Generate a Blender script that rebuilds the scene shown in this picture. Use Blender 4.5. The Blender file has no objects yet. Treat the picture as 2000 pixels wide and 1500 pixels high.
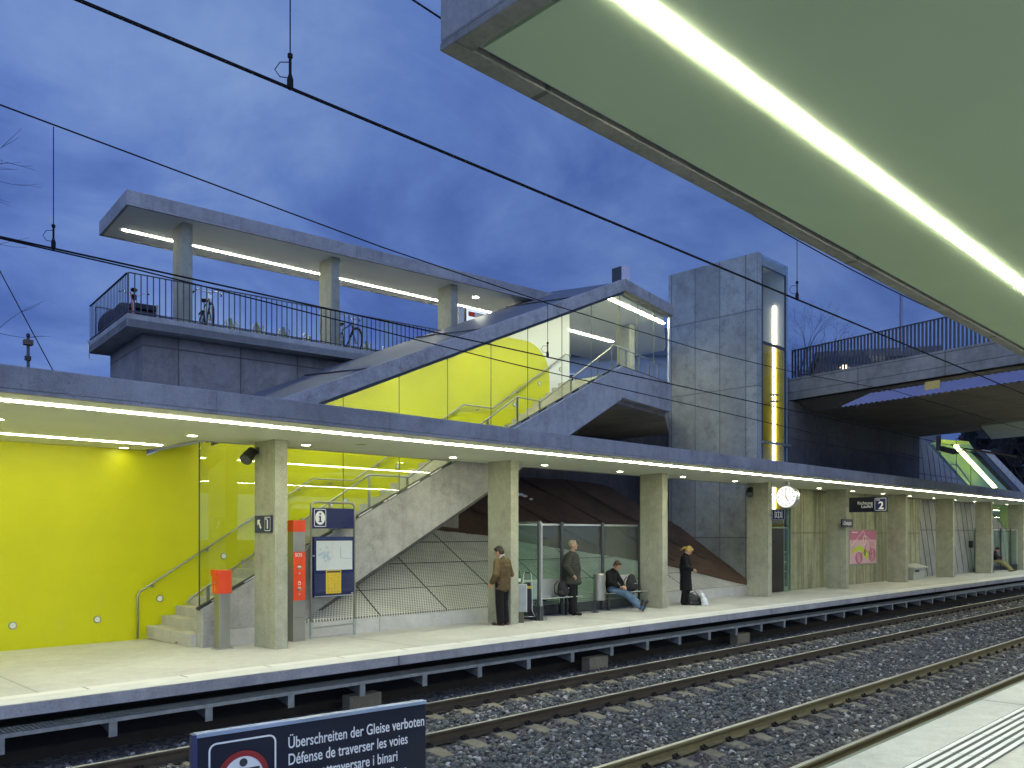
import bpy, bmesh, math, random
import numpy as np
from mathutils import Vector, Matrix, Euler
from mathutils.noise import noise as mnoise
R = math.radians
sc = bpy.context.scene
# ------------------------------------------------------------------ camera
F = 1622.0; TH = R(45.6); S, C = math.sin(TH), math.cos(TH); H = 1.95; CX, CY = 1000.0, 1043.0
cam = bpy.data.objects.new("Camera", bpy.data.cameras.new("Camera"))
sc.collection.objects.link(cam)
cam.location = (0, 0, H)
cam.rotation_euler = (R(90), 0, TH - R(90))
cam.data.sensor_width = 36; cam.data.lens = 36 * F / 2000
cam.data.shift_y = (CY - 750) / 2000; cam.data.shift_x = 0
cam.data.clip_start = 0.05; cam.data.clip_end = 2000
sc.camera = cam
# ------------------------------------------------------------------ render settings
sc.render.engine = 'CYCLES'
sc.view_settings.view_transform = 'Standard'; sc.view_settings.look = 'None'
sc.view_settings.exposure = 0.0; sc.view_settings.gamma = 1.0
cy = sc.cycles
cy.use_denoising = True
try: cy.denoiser = 'OPENIMAGEDENOISE'
except Exception: pass
cy.max_bounces = 7; cy.diffuse_bounces = 4; cy.glossy_bounces = 3; cy.transparent_max_bounces = 14; cy.transmission_bounces = 4
cy.caustics_reflective = False; cy.caustics_refractive = False
cy.sample_clamp_indirect = 6.0
cy.use_light_tree = True
# ------------------------------------------------------------------ world: blue-hour sky with broken cloud
world = bpy.data.worlds.new("World"); sc.world = world; world.use_nodes = True
def world_nodes():
    nt = world.node_tree; N = nt.nodes; L = nt.links; N.clear()
    out = N.new('ShaderNodeOutputWorld'); bg = N.new('ShaderNodeBackground')
    tc = N.new('ShaderNodeTexCoord'); sep = N.new('ShaderNodeSeparateXYZ'); L.new(tc.outputs['Generated'], sep.inputs[0])
    def m(op, a, b=None, c=None, clamp=False):
        n = N.new('ShaderNodeMath'); n.operation = op; n.use_clamp = clamp
        for i, v in enumerate((a, b, c)):
            if v is None: continue
            if isinstance(v, (int, float)): n.inputs[i].default_value = v
            else: L.new(v, n.inputs[i])
        return n.outputs[0]
    x, y, z = sep.outputs
    zz = m('ADD', m('MAXIMUM', z, 0.0), 0.34)
    cv = N.new('ShaderNodeCombineXYZ'); L.new(m('DIVIDE', x, zz), cv.inputs[0]); L.new(m('DIVIDE', y, zz), cv.inputs[1])
    def noise(sc_, det, rough, off, dist=0.0, st=(1, 1, 1)):
        mp = N.new('ShaderNodeMapping'); mp.inputs['Location'].default_value = off; mp.inputs['Scale'].default_value = st; L.new(cv.outputs[0], mp.inputs[0])
        n = N.new('ShaderNodeTexNoise'); n.inputs['Scale'].default_value = sc_; n.inputs['Detail'].default_value = det
        n.inputs['Roughness'].default_value = rough; n.inputs['Distortion'].default_value = dist; L.new(mp.outputs[0], n.inputs[0]); return n.outputs[0]
    n1 = noise(1.15, 6, .55, (4.3, 0.4, 0), .3, (1.1, .9, 1)); n2 = noise(3.0, 8, .6, (9.3, 4.4, 2), .5, (.9, 1.15, 1))
    cl = m('ADD', m('MULTIPLY', n1, .75), m('MULTIPLY', n2, .40))
    ramp = N.new('ShaderNodeValToRGB'); L.new(cl, ramp.inputs[0]); e = ramp.color_ramp.elements
    e[0].position = .42; e[0].color = (.058, .108, .33, 1); e[1].position = .74; e[1].color = (.20, .31, .585, 1)
    k = e.new(.52); k.color = (.074, .140, .40, 1); k = e.new(.60); k.color = (.108, .192, .485, 1)
    # evening glow: brighter towards the west, behind and to the left of the viewer
    w = m('ADD', m('MULTIPLY', x, -.55), m('MULTIPLY', y, -.83))
    glow = m('ADD', 1.0, m('MULTIPLY', m('POWER', m('MAXIMUM', w, 0.0), 1.3), 3.3))
    side = m('ADD', .98, m('MULTIPLY', m('SUBTRACT', m('MULTIPLY', y, .7), m('MULTIPLY', x, .7)), .26))
    f = m('MULTIPLY', glow, side)
    mixc = N.new('ShaderNodeMix'); mixc.data_type = 'RGBA'; mixc.blend_type = 'MIX'
    L.new(m('MULTIPLY', m('MAXIMUM', w, 0.0), .75, clamp=True), mixc.inputs['Factor']); L.new(ramp.outputs[0], mixc.inputs['A']); mixc.inputs['B'].default_value = (.22, .27, .42, 1)
    L.new(mixc.outputs['Result'], bg.inputs['Color']); L.new(f, bg.inputs['Strength']); L.new(bg.outputs[0], out.inputs[0])
world_nodes()
# a very weak, very soft last light from the western sky
sun = bpy.data.objects.new("Sun", bpy.data.lights.new("Sun", 'SUN')); sc.collection.objects.link(sun)
sun.data.energy = 0.10; sun.data.angle = R(40); sun.data.color = (.72, .80, 1.0)
sun.rotation_euler = Vector((.5, .78, -.5)).to_track_quat('-Z', 'Y').to_euler()

# ------------------------------------------------------------------ pixel -> place helpers (photo pixels of the 2000 px frame)
def onY(px, py, d):
    r = (px - CX) / F; x = d * (C + r * S) / (S - r * C); Z = x * C + d * S
    return Vector((x, d, H + (CY - py) * Z / F))
def onZ(px, py, z):
    Z = F * (H - z) / (py - CY); X = (px - CX) * Z / F
    return Vector((Z * C + X * S, Z * S - X * C, z))
def onPl(px, py, n, c):
    r = (px - CX) / F; u = (CY - py) / F; dx = C + r * S; dy = S - r * C
    t = (c - n[2] * H) / (n[0] * dx + n[1] * dy + n[2] * u)
    return Vector((t * dx, t * dy, H + t * u))
# ------------------------------------------------------------------ object helpers
OFF = {}
def tag(o, label=None, cat=None, group=None, kind=None):
    if label: o['label'] = label
    if cat: o['category'] = cat
    if group: o['group'] = group
    if kind: o['kind'] = kind
    return o
def T(name, label, cat, loc=(0, 0, 0), rz=None, group=None):
    o = bpy.data.objects.new(name, None); sc.collection.objects.link(o)
    o.empty_display_size = .2; o.location = loc
    if rz is not None: o.rotation_euler = (0, 0, rz); OFF[o.name] = Vector((0, 0, 0))
    else: OFF[o.name] = Vector(loc)
    return tag(o, label, cat, group)
def copy_tree(o, parent=None):
    c = o.copy(); sc.collection.objects.link(c)
    if parent is not None: c.parent = parent
    OFF[c.name] = OFF.get(o.name, Vector())
    for ch in list(o.children): copy_tree(ch, c)
    return c
class MB:
    def __init__(s): s.v = []; s.f = []
    def add(s, vs, fs):
        b = len(s.v); s.v += [Vector(v) for v in vs]; s.f += [tuple(i + b for i in f) for f in fs]; return s
    def box(s, x0, x1, y0, y1, z0, z1):
        return s.add([(x0, y0, z0), (x1, y0, z0), (x1, y1, z0), (x0, y1, z0), (x0, y0, z1), (x1, y0, z1), (x1, y1, z1), (x0, y1, z1)],
                     [(0, 3, 2, 1), (4, 5, 6, 7), (0, 1, 5, 4), (1, 2, 6, 5), (2, 3, 7, 6), (3, 0, 4, 7)])
    def bar(s, a, b, w, h, up=(0, 0, 1)):
        a = Vector(a); b = Vector(b); d = (b - a).normalized(); up = Vector(up)
        if abs(d.dot(up)) > .98: up = Vector((1, 0, 0)) if abs(d.x) < .9 else Vector((0, 1, 0))
        sd = d.cross(up).normalized() * (w / 2); u = sd.cross(d).normalized() * (h / 2)
        vs = [p + q for p in (a, b) for q in (-sd - u, sd - u, sd + u, -sd + u)]
        return s.add(vs, [(0, 1, 2, 3), (7, 6, 5, 4), (0, 4, 5, 1), (1, 5, 6, 2), (2, 6, 7, 3), (3, 7, 4, 0)])
    def prism(s, poly, off):
        off = Vector(off); n = len(poly); vs = [Vector(p) for p in poly]
        nn = Vector((0, 0, 0))
        for i in range(n): nn += vs[i].cross(vs[(i + 1) % n])
        if nn.dot(off) > 0: vs = vs[::-1]
        return s.add(vs + [v + off for v in vs], [tuple(range(n)), tuple(range(2 * n - 1, n - 1, -1))] + [(i, i + n, (i + 1) % n + n, (i + 1) % n) for i in range(n)])
    def poly(s, pts): return s.add(pts, [tuple(range(len(pts)))])
    def tube(s, path, r, n=8, closed=False, cap=True):
        P = [Vector(p) for p in path]; m = len(P)
        rr = r if isinstance(r, (list, tuple)) else [r] * m
        vs = []; prev = None
        for i in range(m):
            if closed: d = P[(i + 1) % m] - P[i - 1]
            else: d = P[min(i + 1, m - 1)] - P[max(i - 1, 0)]
            d.normalize()
            if prev is None:
                a = Vector((0, 0, 1)) if abs(d.z) < .9 else Vector((1, 0, 0)); u = d.cross(a).normalized()
            else:
                u = prev - d * prev.dot(d); u = u.normalized() if u.length > 1e-6 else d.orthogonal().normalized()
            prev = u; w = d.cross(u)
            vs += [P[i] + (u * math.cos(2 * math.pi * k / n) + w * math.sin(2 * math.pi * k / n)) * rr[i] for k in range(n)]
        fs = []
        for i in range(m if closed else m - 1):
            j = (i + 1) % m
            fs += [(i * n + k, i * n + (k + 1) % n, j * n + (k + 1) % n, j * n + k) for k in range(n)]
        if cap and not closed: fs += [tuple(range(n - 1, -1, -1)), tuple((m - 1) * n + k for k in range(n))]
        return s.add(vs, fs)
    def cyl(s, a, b, r0, r1=None, n=16): return s.tube([a, b], [r0, r0 if r1 is None else r1], n)
    def lathe(s, prof, c=(0, 0, 0), n=20, ax='z'):
        vs = []; fs = []; m = len(prof)
        for r, h in prof:
            for k in range(n):
                a = 2 * math.pi * k / n; p = (r * math.cos(a), r * math.sin(a), h)
                if ax == 'x': p = (p[2], p[0], p[1])
                if ax == 'y': p = (p[1], p[2], p[0])
                vs.append(Vector(p) + Vector(c))
        for i in range(m - 1): fs += [(i * n + k, i * n + (k + 1) % n, (i + 1) * n + (k + 1) % n, (i + 1) * n + k) for k in range(n)]
        ring = m >= 4 and prof[0][0] > 1e-5 and prof[-1][0] > 1e-5 and abs(prof[0][0] - prof[-1][0]) < .06
        if ring: fs += [((m - 1) * n + k, (m - 1) * n + (k + 1) % n, (k + 1) % n, k) for k in range(n)]; return s.add(vs, fs)
        if prof[0][0] > 1e-5: fs.append(tuple(range(n - 1, -1, -1)))
        if prof[-1][0] > 1e-5: fs.append(tuple((m - 1) * n + k for k in range(n)))
        return s.add(vs, fs)
    def ell(s, c, r, n=14, m=9, rot=None):
        c = Vector(c); r = (r, r, r) if isinstance(r, (int, float)) else r; vs = []; fs = []
        for i in range(m + 1):
            t = math.pi * i / m
            for k in range(n):
                a = 2 * math.pi * k / n; p = Vector((r[0] * math.sin(t) * math.cos(a), r[1] * math.sin(t) * math.sin(a), r[2] * math.cos(t)))
                if rot is not None: p = rot @ p
                vs.append(c + p)
        for i in range(m): fs += [(i * n + k, (i + 1) * n + k, (i + 1) * n + (k + 1) % n, i * n + (k + 1) % n) for k in range(n)]
        return s.add(vs, fs)
    def cap(s, a, b, r0, r1=None, n=12):
        a = Vector(a); b = Vector(b); r1 = r0 if r1 is None else r1; d = b - a; L_ = d.length
        if L_ < 1e-6: return s.ell(a, r0)
        d /= L_; P = []; rr = []
        for t in (0.02, .35, .75): ang = math.pi / 2 * (1 - t); P.append(a - d * r0 * math.sin(ang)); rr.append(max(r0 * math.cos(ang), 1e-4))
        P += [a, b]; rr += [r0, r1]
        for t in (.75, .35, .02): ang = math.pi / 2 * (1 - t); P.append(b + d * r1 * math.sin(ang)); rr.append(max(r1 * math.cos(ang), 1e-4))
        # a straight sweep
        u = d.orthogonal().normalized(); w = d.cross(u); vs = []
        for p, r in zip(P, rr): vs += [p + (u * math.cos(2 * math.pi * k / n) + w * math.sin(2 * math.pi * k / n)) * r for k in range(n)]
        m = len(P); fs = []
        for i in range(m - 1): fs += [(i * n + k, i * n + (k + 1) % n, (i + 1) * n + (k + 1) % n, (i + 1) * n + k) for k in range(n)]
        fs += [tuple(range(n - 1, -1, -1)), tuple((m - 1) * n + k for k in range(n))]
        return s.add(vs, fs)
    def xf(s, M): s.v = [M @ v for v in s.v]; return s
    def build(s, name, mat, parent=None, bevel=0, smooth=False, remesh=0, sm=0, label=None, cat=None, group=None, kind=None, seg=2):
        off = Vector((0, 0, 0)); loc = None
        if parent is not None: off = OFF.get(parent.name, Vector())
        else:
            lo = Vector([min(v[i] for v in s.v) for i in range(3)]); hi = Vector([max(v[i] for v in s.v) for i in range(3)])
            off = Vector(((lo.x + hi.x) / 2, (lo.y + hi.y) / 2, lo.z)); loc = off
        me = bpy.data.meshes.new(name); me.from_pydata([tuple(v - off) for v in s.v], [], s.f)
        o = bpy.data.objects.new(name, me); sc.collection.objects.link(o)
        if loc is not None: o.location = loc
        bm = bmesh.new(); bm.from_mesh(me); bmesh.ops.recalc_face_normals(bm, faces=bm.faces); bm.to_mesh(me); bm.free()
        if remesh:
            rm = o.modifiers.new('r', 'REMESH'); rm.mode = 'VOXEL'; rm.voxel_size = remesh
            if sm: k = o.modifiers.new('s', 'SMOOTH'); k.factor = .5; k.iterations = sm
            dg = bpy.context.evaluated_depsgraph_get(); m2 = bpy.data.meshes.new_from_object(o.evaluated_get(dg))
            o.modifiers.clear(); o.data = m2; m2.name = name; bpy.data.meshes.remove(me); me = m2; smooth = True
        me.materials.clear(); me.materials.append(mat)
        if smooth: me.polygons.foreach_set('use_smooth', [True] * len(me.polygons))
        if bevel:
            b = o.modifiers.new('b', 'BEVEL'); b.width = bevel; b.segments = seg; b.limit_method = 'ANGLE'; b.angle_limit = R(40)
        if parent is not None: o.parent = parent; OFF[o.name] = OFF.get(parent.name, Vector())
        return tag(o, label, cat, group, kind)
def text(body, size, mat, parent, org, xdir=(1, 0, 0), up=(0, 0, 1), align='LEFT', name='lettering', sx=1.0, bold=0.0, ext=.0012, sp=1.0, lsp=1.0):
    cu = bpy.data.curves.new('t', 'FONT'); cu.body = body; cu.size = size; cu.align_x = align; cu.extrude = ext; cu.offset = bold * size; cu.space_character = sp; cu.space_line = lsp; cu.resolution_u = 4
    o = bpy.data.objects.new('t', cu); sc.collection.objects.link(o)
    dg = bpy.context.evaluated_depsgraph_get(); me = bpy.data.meshes.new_from_object(o.evaluated_get(dg))
    bpy.data.objects.remove(o); bpy.data.curves.remove(cu)
    xd = Vector(xdir).normalized(); ud = Vector(up).normalized(); nd = xd.cross(ud)
    off = OFF.get(parent.name, Vector()); g = Vector(org)
    for v in me.vertices: v.co = g + xd * (v.co.x * sx) + ud * v.co.y + nd * v.co.z - off
    me.materials.clear(); me.materials.append(mat); me.name = name
    q = bpy.data.objects.new(name, me); sc.collection.objects.link(q); q.parent = parent; OFF[q.name] = off
    return q
# ------------------------------------------------------------------ materials
MATS = {}
def base_mat(name):
    m = bpy.data.materials.new(name); m.use_nodes = True; nt = m.node_tree
    return m, nt, nt.nodes, nt.links, nt.nodes['Principled BSDF']
def mk(N, L, op, a, b=None, clamp=False):
    n = N.new('ShaderNodeMath'); n.operation = op; n.use_clamp = clamp
    for i, v in enumerate((a, b)):
        if v is None: continue
        if isinstance(v, (int, float)): n.inputs[i].default_value = v
        else: L.new(v, n.inputs[i])
    return n.outputs[0]
def mixc(N, L, fac, a, b, mode='MIX'):
    n = N.new('ShaderNodeMix'); n.data_type = 'RGBA'; n.blend_type = mode
    for k, v in (('Factor', fac), ('A', a), ('B', b)):
        if isinstance(v, (int, float)): n.inputs[k].default_value = v
        elif isinstance(v, tuple): n.inputs[k].default_value = (*v[:3], 1)
        else: L.new(v, n.inputs[k])
    return n.outputs['Result']
def coords(N, L, scale=(1, 1, 1), rnd=0.0, off=(0, 0, 0)):
    tc = N.new('ShaderNodeTexCoord'); mp = N.new('ShaderNodeMapping'); mp.inputs['Scale'].default_value = scale; mp.inputs['Location'].default_value = off
    src = tc.outputs['Object']
    if rnd:
        oi = N.new('ShaderNodeObjectInfo'); vm = N.new('ShaderNodeVectorMath'); vm.operation = 'ADD'; L.new(src, vm.inputs[0])
        cx = N.new('ShaderNodeCombineXYZ'); mm = mk(N, L, 'MULTIPLY', oi.outputs['Random'], rnd)
        for i in range(3): L.new(mm, cx.inputs[i])
        L.new(cx.outputs[0], vm.inputs[1]); src = vm.outputs[0]
    L.new(src, mp.inputs[0]); return mp.outputs[0]
def noise(N, L, vec, scale, det=4, rough=.55, dist=0):
    n = N.new('ShaderNodeTexNoise'); n.inputs['Scale'].default_value = scale; n.inputs['Detail'].default_value = det
    n.inputs['Roughness'].default_value = rough; n.inputs['Distortion'].default_value = dist; L.new(vec, n.inputs['Vector']); return n.outputs[0]
def rng(N, L, v, a, b, c=0., d=1.):
    n = N.new('ShaderNodeMapRange'); L.new(v, n.inputs[0]); n.inputs[1].default_value = a; n.inputs[2].default_value = b; n.inputs[3].default_value = c; n.inputs[4].default_value = d; return n.outputs[0]
def bump(N, L, bs, h, st=.3, dist=.01):
    b = N.new('ShaderNodeBump'); b.inputs['Strength'].default_value = st; b.inputs['Distance'].default_value = dist; L.new(h, b.inputs['Height']); L.new(b.outputs[0], bs.inputs['Normal'])
def concrete(name, base, var=.35, streak=.3, panel=None, rough=.8, rnd=7.0, pits=.5, blotch=0.0, tint=.12, bdist=.004, mott=.25, line=.75):
    """panel: list of (axis index, size, offset) whose multiples carry a dark formwork joint."""
    m, nt, N, L, bs = base_mat(name)
    v = coords(N, L, (1, 1, 1), rnd); vs = coords(N, L, (2.6, 2.6, .16), rnd)
    n1 = noise(N, L, v, .55, 5, .6, .4); n2 = noise(N, L, v, 4.5, 6, .65); n3 = noise(N, L, vs, 2.2, 5, .6); n4 = noise(N, L, v, 38, 3, .6)
    f = mk(N, L, 'ADD', mk(N, L, 'MULTIPLY', rng(N, L, n1, .3, .7), .42), mk(N, L, 'MULTIPLY', rng(N, L, n2, .3, .7), .30))
    f = mk(N, L, 'ADD', f, mk(N, L, 'MULTIPLY', rng(N, L, n4, .3, .7), .28))
    f = rng(N, L, f, .25, .75)
    lo = tuple(c * (1 - var) for c in base); hi = tuple(min(1, c * (1 + var * .8)) for c in base)
    col = mixc(N, L, f, lo, hi)
    st = rng(N, L, n3, .52, .72); col = mixc(N, L, mk(N, L, 'MULTIPLY', st, streak), col, tuple(c * .42 for c in base))
    if mott:
        n6 = noise(N, L, v, 1.7, 9, .74, .0); n7 = noise(N, L, v, 8.0, 6, .7, .0)
        p6 = mk(N, L, 'MULTIPLY', rng(N, L, n6, .50, .64), rng(N, L, n7, .30, .60)); col = mixc(N, L, mk(N, L, 'MULTIPLY', p6, mott), col, tuple(c * .40 for c in base))
        p7 = mk(N, L, 'MULTIPLY', rng(N, L, n6, .46, .34), rng(N, L, n7, .35, .6)); col = mixc(N, L, mk(N, L, 'MULTIPLY', p7, mott * .55), col, tuple(min(1, c * 1.45) for c in base))
    if blotch:
        n5 = noise(N, L, vs, 1.1, 6, .7, .8); b5 = rng(N, L, n5, .46, .60); col = mixc(N, L, mk(N, L, 'MULTIPLY', b5, blotch), col, tuple(c * .33 for c in base))
    hgt = n4
    vo = N.new('ShaderNodeTexVoronoi'); vo.inputs['Scale'].default_value = 9; L.new(v, vo.inputs['Vector'])
    pit = mk(N, L, 'MULTIPLY', mk(N, L, 'LESS_THAN', vo.outputs['Distance'], .09), mk(N, L, 'GREATER_THAN', n2, .5))
    col = mixc(N, L, mk(N, L, 'MULTIPLY', pit, pits), col, tuple(c * .3 for c in base))
    if panel:
        tc = N.new('ShaderNodeTexCoord'); sp = N.new('ShaderNodeSeparateXYZ'); L.new(tc.outputs['Object'], sp.inputs[0])
        ids = []
        for ax, size, off in panel:
            q = mk(N, L, 'DIVIDE', mk(N, L, 'ADD', sp.outputs[ax], off), size)
            fr = mk(N, L, 'FRACT', q); fl = mk(N, L, 'FLOOR', q); ids.append(fl)
            ln = mk(N, L, 'LESS_THAN', mk(N, L, 'MINIMUM', fr, mk(N, L, 'SUBTRACT', 1.0, fr)), .014 / size)
            sf = mk(N, L, 'POWER', mk(N, L, 'SUBTRACT', 1.0, mk(N, L, 'MULTIPLY', mk(N, L, 'MINIMUM', fr, mk(N, L, 'SUBTRACT', 1.0, fr)), 2.0)), 22.0)
            col = mixc(N, L, mk(N, L, 'MULTIPLY', sf, .45 * line), col, tuple(c * .45 for c in base))
            col = mixc(N, L, mk(N, L, 'MULTIPLY', ln, line), col, tuple(c * .22 for c in base))
        if len(ids) > 1 and tint:
            wn = N.new('ShaderNodeTexWhiteNoise'); wn.noise_dimensions = '2D'; cx = N.new('ShaderNodeCombineXYZ'); L.new(ids[0], cx.inputs[0]); L.new(ids[1], cx.inputs[1]); L.new(cx.outputs[0], wn.inputs[0])
            col = mixc(N, L, mk(N, L, 'MULTIPLY', wn.outputs[0], tint * 2), col, tuple(c * .5 for c in base))
    L.new(col, bs.inputs['Base Color']); bs.inputs['Roughness'].default_value = rough
    bump(N, L, bs, mk(N, L, 'SUBTRACT', hgt, mk(N, L, 'MULTIPLY', pit, 1.5)), .5, bdist)
    MATS[name] = m; return m
def plain(name, base, rough=.5, metal=0., var=.08, scale=6., bmp=0., spec=.5, emit=0., rnd=3.0, bscale=None, coat=0.):
    m, nt, N, L, bs = base_mat(name)
    v = coords(N, L, (1, 1, 1), rnd); n = noise(N, L, v, scale, 5, .6)
    f = rng(N, L, n, .3, .7)
    L.new(mixc(N, L, f, tuple(c * (1 - var) for c in base), tuple(min(1, c * (1 + var)) for c in base)), bs.inputs['Base Color'])
    L.new(rng(N, L, f, 0, 1, max(.02, rough - .08), min(1, rough + .08)), bs.inputs['Roughness'])
    bs.inputs['Metallic'].default_value = metal; bs.inputs['Specular IOR Level'].default_value = spec
    if coat: bs.inputs['Coat Weight'].default_value = coat
    if bmp: bump(N, L, bs, noise(N, L, v, bscale or scale * 6, 3), .6, bmp)
    MATS[name] = m; return m
def emitter(name, col, st):
    m, nt, N, L, bs = base_mat(name)
    bs.inputs['Base Color'].default_value = (.25, .25, .25, 1); bs.inputs['Emission Color'].default_value = (*col, 1); bs.inputs['Emission Strength'].default_value = st
    MATS[name] = m; return m
def glass(name, tint=(.93, .97, .95), refl=1.0, rough=.0, haze=0., ior=1.5):
    m, nt, N, L, bs = base_mat(name); N.remove(bs); out = [n for n in N if n.type == 'OUTPUT_MATERIAL'][0]
    tr = N.new('ShaderNodeBsdfTransparent'); tr.inputs[0].default_value = (*tint, 1)
    gl = N.new('ShaderNodeBsdfGlossy'); gl.inputs['Roughness'].default_value = rough; gl.inputs['Color'].default_value = (1, 1, 1, 1)
    ge = N.new('ShaderNodeNewGeometry'); dt = N.new('ShaderNodeVectorMath'); dt.operation = 'DOT_PRODUCT'; L.new(ge.outputs['Normal'], dt.inputs[0]); L.new(ge.outputs['Incoming'], dt.inputs[1])
    co = mk(N, L, 'ABSOLUTE', dt.outputs['Value']); frv = mk(N, L, 'ADD', .04, mk(N, L, 'MULTIPLY', .96, mk(N, L, 'POWER', mk(N, L, 'SUBTRACT', 1.0, co), 5.0)))   # Schlick reflectance, the same on both faces of the pane
    mx = N.new('ShaderNodeMixShader')
    v = coords(N, L, (1, 1, 1), 3); nz = rng(N, L, noise(N, L, v, 2.0, 3), .3, .7, .9, 1.1)
    L.new(mk(N, L, 'MULTIPLY', mk(N, L, 'MULTIPLY', frv, refl), nz, True), mx.inputs[0]); L.new(tr.outputs[0], mx.inputs[1]); L.new(gl.outputs[0], mx.inputs[2])
    last = mx.outputs[0]
    if haze:
        df = N.new('ShaderNodeBsdfDiffuse'); df.inputs[0].default_value = (.75, .82, .78, 1); m2 = N.new('ShaderNodeMixShader'); m2.inputs[0].default_value = haze
        L.new(last, m2.inputs[1]); L.new(df.outputs[0], m2.inputs[2]); last = m2.outputs[0]
    L.new(last, out.inputs[0]); MATS[name] = m; return m
M_fascia = concrete('fascia_concrete', (.37, .365, .355), .26, .35, [(0, 2.83, .9)], pits=.7, mott=.45, line=.22)
M_column = concrete('column_concrete', (.365, .37, .275), .24, .20, pits=.7, blotch=.10, mott=.3)
M_edge = concrete('edge_concrete', (.40, .40, .39), .25, .35, [(0, 6.0, 1.0)])
M_parapet = concrete('parapet_concrete', (.42, .415, .39), .24, .25, pits=.7, mott=.5)
M_band = concrete('roof_band_concrete', (.42, .415, .40), .30, .25, pits=.7, mott=.85)
M_tower = concrete('tower_concrete', (.37, .39, .35), .26, .10, [(1, 1.0, .45), (2, 2.55, .62)], tint=.24, mott=.7, pits=.7)
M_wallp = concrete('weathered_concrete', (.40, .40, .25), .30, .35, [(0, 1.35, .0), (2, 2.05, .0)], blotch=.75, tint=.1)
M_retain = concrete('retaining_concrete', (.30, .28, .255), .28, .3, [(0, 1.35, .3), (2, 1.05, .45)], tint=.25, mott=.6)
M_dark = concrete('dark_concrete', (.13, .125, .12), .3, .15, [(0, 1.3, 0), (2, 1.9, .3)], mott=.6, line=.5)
M_slant = concrete('board_marked_concrete', (.34, .34, .32), .2, .2, [(2, 2.6, .4)])
M_bridge = concrete('bridge_concrete', (.30, .29, .25), .32, .3, [(0, 2.9, .2), (2, .42, .05)], tint=.14, mott=.6)
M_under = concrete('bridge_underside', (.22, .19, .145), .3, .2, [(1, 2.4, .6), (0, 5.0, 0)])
M_platform = concrete('platform_concrete', (.55, .55, .51), .14, .06, [(0, 6.0, 0)], rough=.7, pits=.25, mott=.22, line=.4)
M_nearplat = concrete('near_platform_concrete', (.52, .535, .475), .14, .08, [(0, 4.4, 1.45)], rough=.75, pits=.3)
M_step = concrete('step_concrete', (.50, .49, .44), .14, .15, rough=.7, pits=.25)
M_soffit = plain('soffit_paint', (.70, .73, .58), .75, 0, .04, .8, .0006)
M_soffit_near = plain('near_soffit_paint', (.70, .83, .50), .75, 0, .04, .8, .0006)
M_white = plain('white_paint', (.78, .79, .76), .6, 0, .03, 1)
M_strip = emitter('fluorescent_tube', (1.0, .99, .70), 52)
M_strip_dim = emitter('dimmer_fluorescent_tube', (1.0, .99, .70), 27)
M_strip_far = emitter('distant_fluorescent_tube', (1.0, .99, .66), 17)
M_strip_near = emitter('near_fluorescent_tube', (1.0, 1.0, .84), 120)
M_down = emitter('downlight_lamp', (1.0, .97, .62), 60)
M_down_soft = emitter('soft_downlight_lamp', (1.0, .97, .62), 26)
M_spot = emitter('wall_spot_lamp', (.80, .95, .62), .42)
M_lift_tube = emitter('lift_tube', (1.0, .95, .70), 8)
M_clock = emitter('clock_face', (1.0, 1.0, .95), .85)
M_head = emitter('headlight_lamp', (1.0, .72, .36), 6)
M_signlit = emitter('lit_sign', (.75, .9, 1.0), .9)
M_glass = glass('clear_glass', (.95, .975, .955), 1.2)
M_glassg = glass('greenish_glass', (.80, .90, .84), 1.0, haze=.05)
M_glassb = glass('milky_edge_glass', (.62, .76, .86), 1.2, haze=.22)
M_steel = plain('brushed_steel', (.36, .36, .31), .38, .85, .06, 3)
M_galv = plain('galvanised_steel', (.42, .46, .46), .5, .75, .2, 9)
M_alu = plain('aluminium', (.72, .74, .72), .35, .9, .05, 8)
M_frame = plain('dark_grey_metal', (.075, .085, .085), .4, .4, .1, 6)
M_black = plain('black_plastic', (.013, .013, .014), .45, 0, .2, 9)
M_rail_bar = plain('railing_steel', (.075, .08, .095), .45, .5, .15, 8)
M_roof = plain('roof_membrane', (.13, .14, .16), .55, 0, .15, 2)
M_railhead = plain('rail_head_steel', (.55, .55, .46), .4, .6, .1, 12)
M_railside = plain('rusty_rail', (.075, .058, .038), .6, .25, .25, 10, .002)
M_railside_lit = plain('lit_rusty_rail', (.17, .15, .085), .55, .3, .2, 10, .002)  # lighter copy of the rusty rail, near canopy light put into its colour
M_clip = plain('rail_clip', (.022, .018, .016), .7, .3, .2, 20)
M_sleeper = concrete('sleeper_concrete', (.22, .20, .135), .3, .2, pits=.5)
M_blue = plain('sign_blue', (.010, .016, .085), .35, 0, .05, 2)
M_navy = plain('dark_navy', (.004, .006, .020), .35, 0, .05, 2)
M_signwhite = plain('sign_white', (.80, .81, .78), .5, 0, .02, 2)
M_red = plain('signal_red', (.72, .065, .012), .4, 0, .05, 3)
M_signred = plain('prohibition_red', (.26, .016, .018), .4, 0, .05, 3)
M_tyellow = plain('timetable_yellow', (.82, .55, .015), .55, 0, .03, 3)
M_ink = plain('printed_ink', (.03, .03, .04), .6)
M_paper = plain('map_paper', (.74, .76, .75), .5, 0, .03, 5)
M_mapblue = plain('map_pale_blue', (.50, .60, .66), .5, 0, .1, 8)
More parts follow.
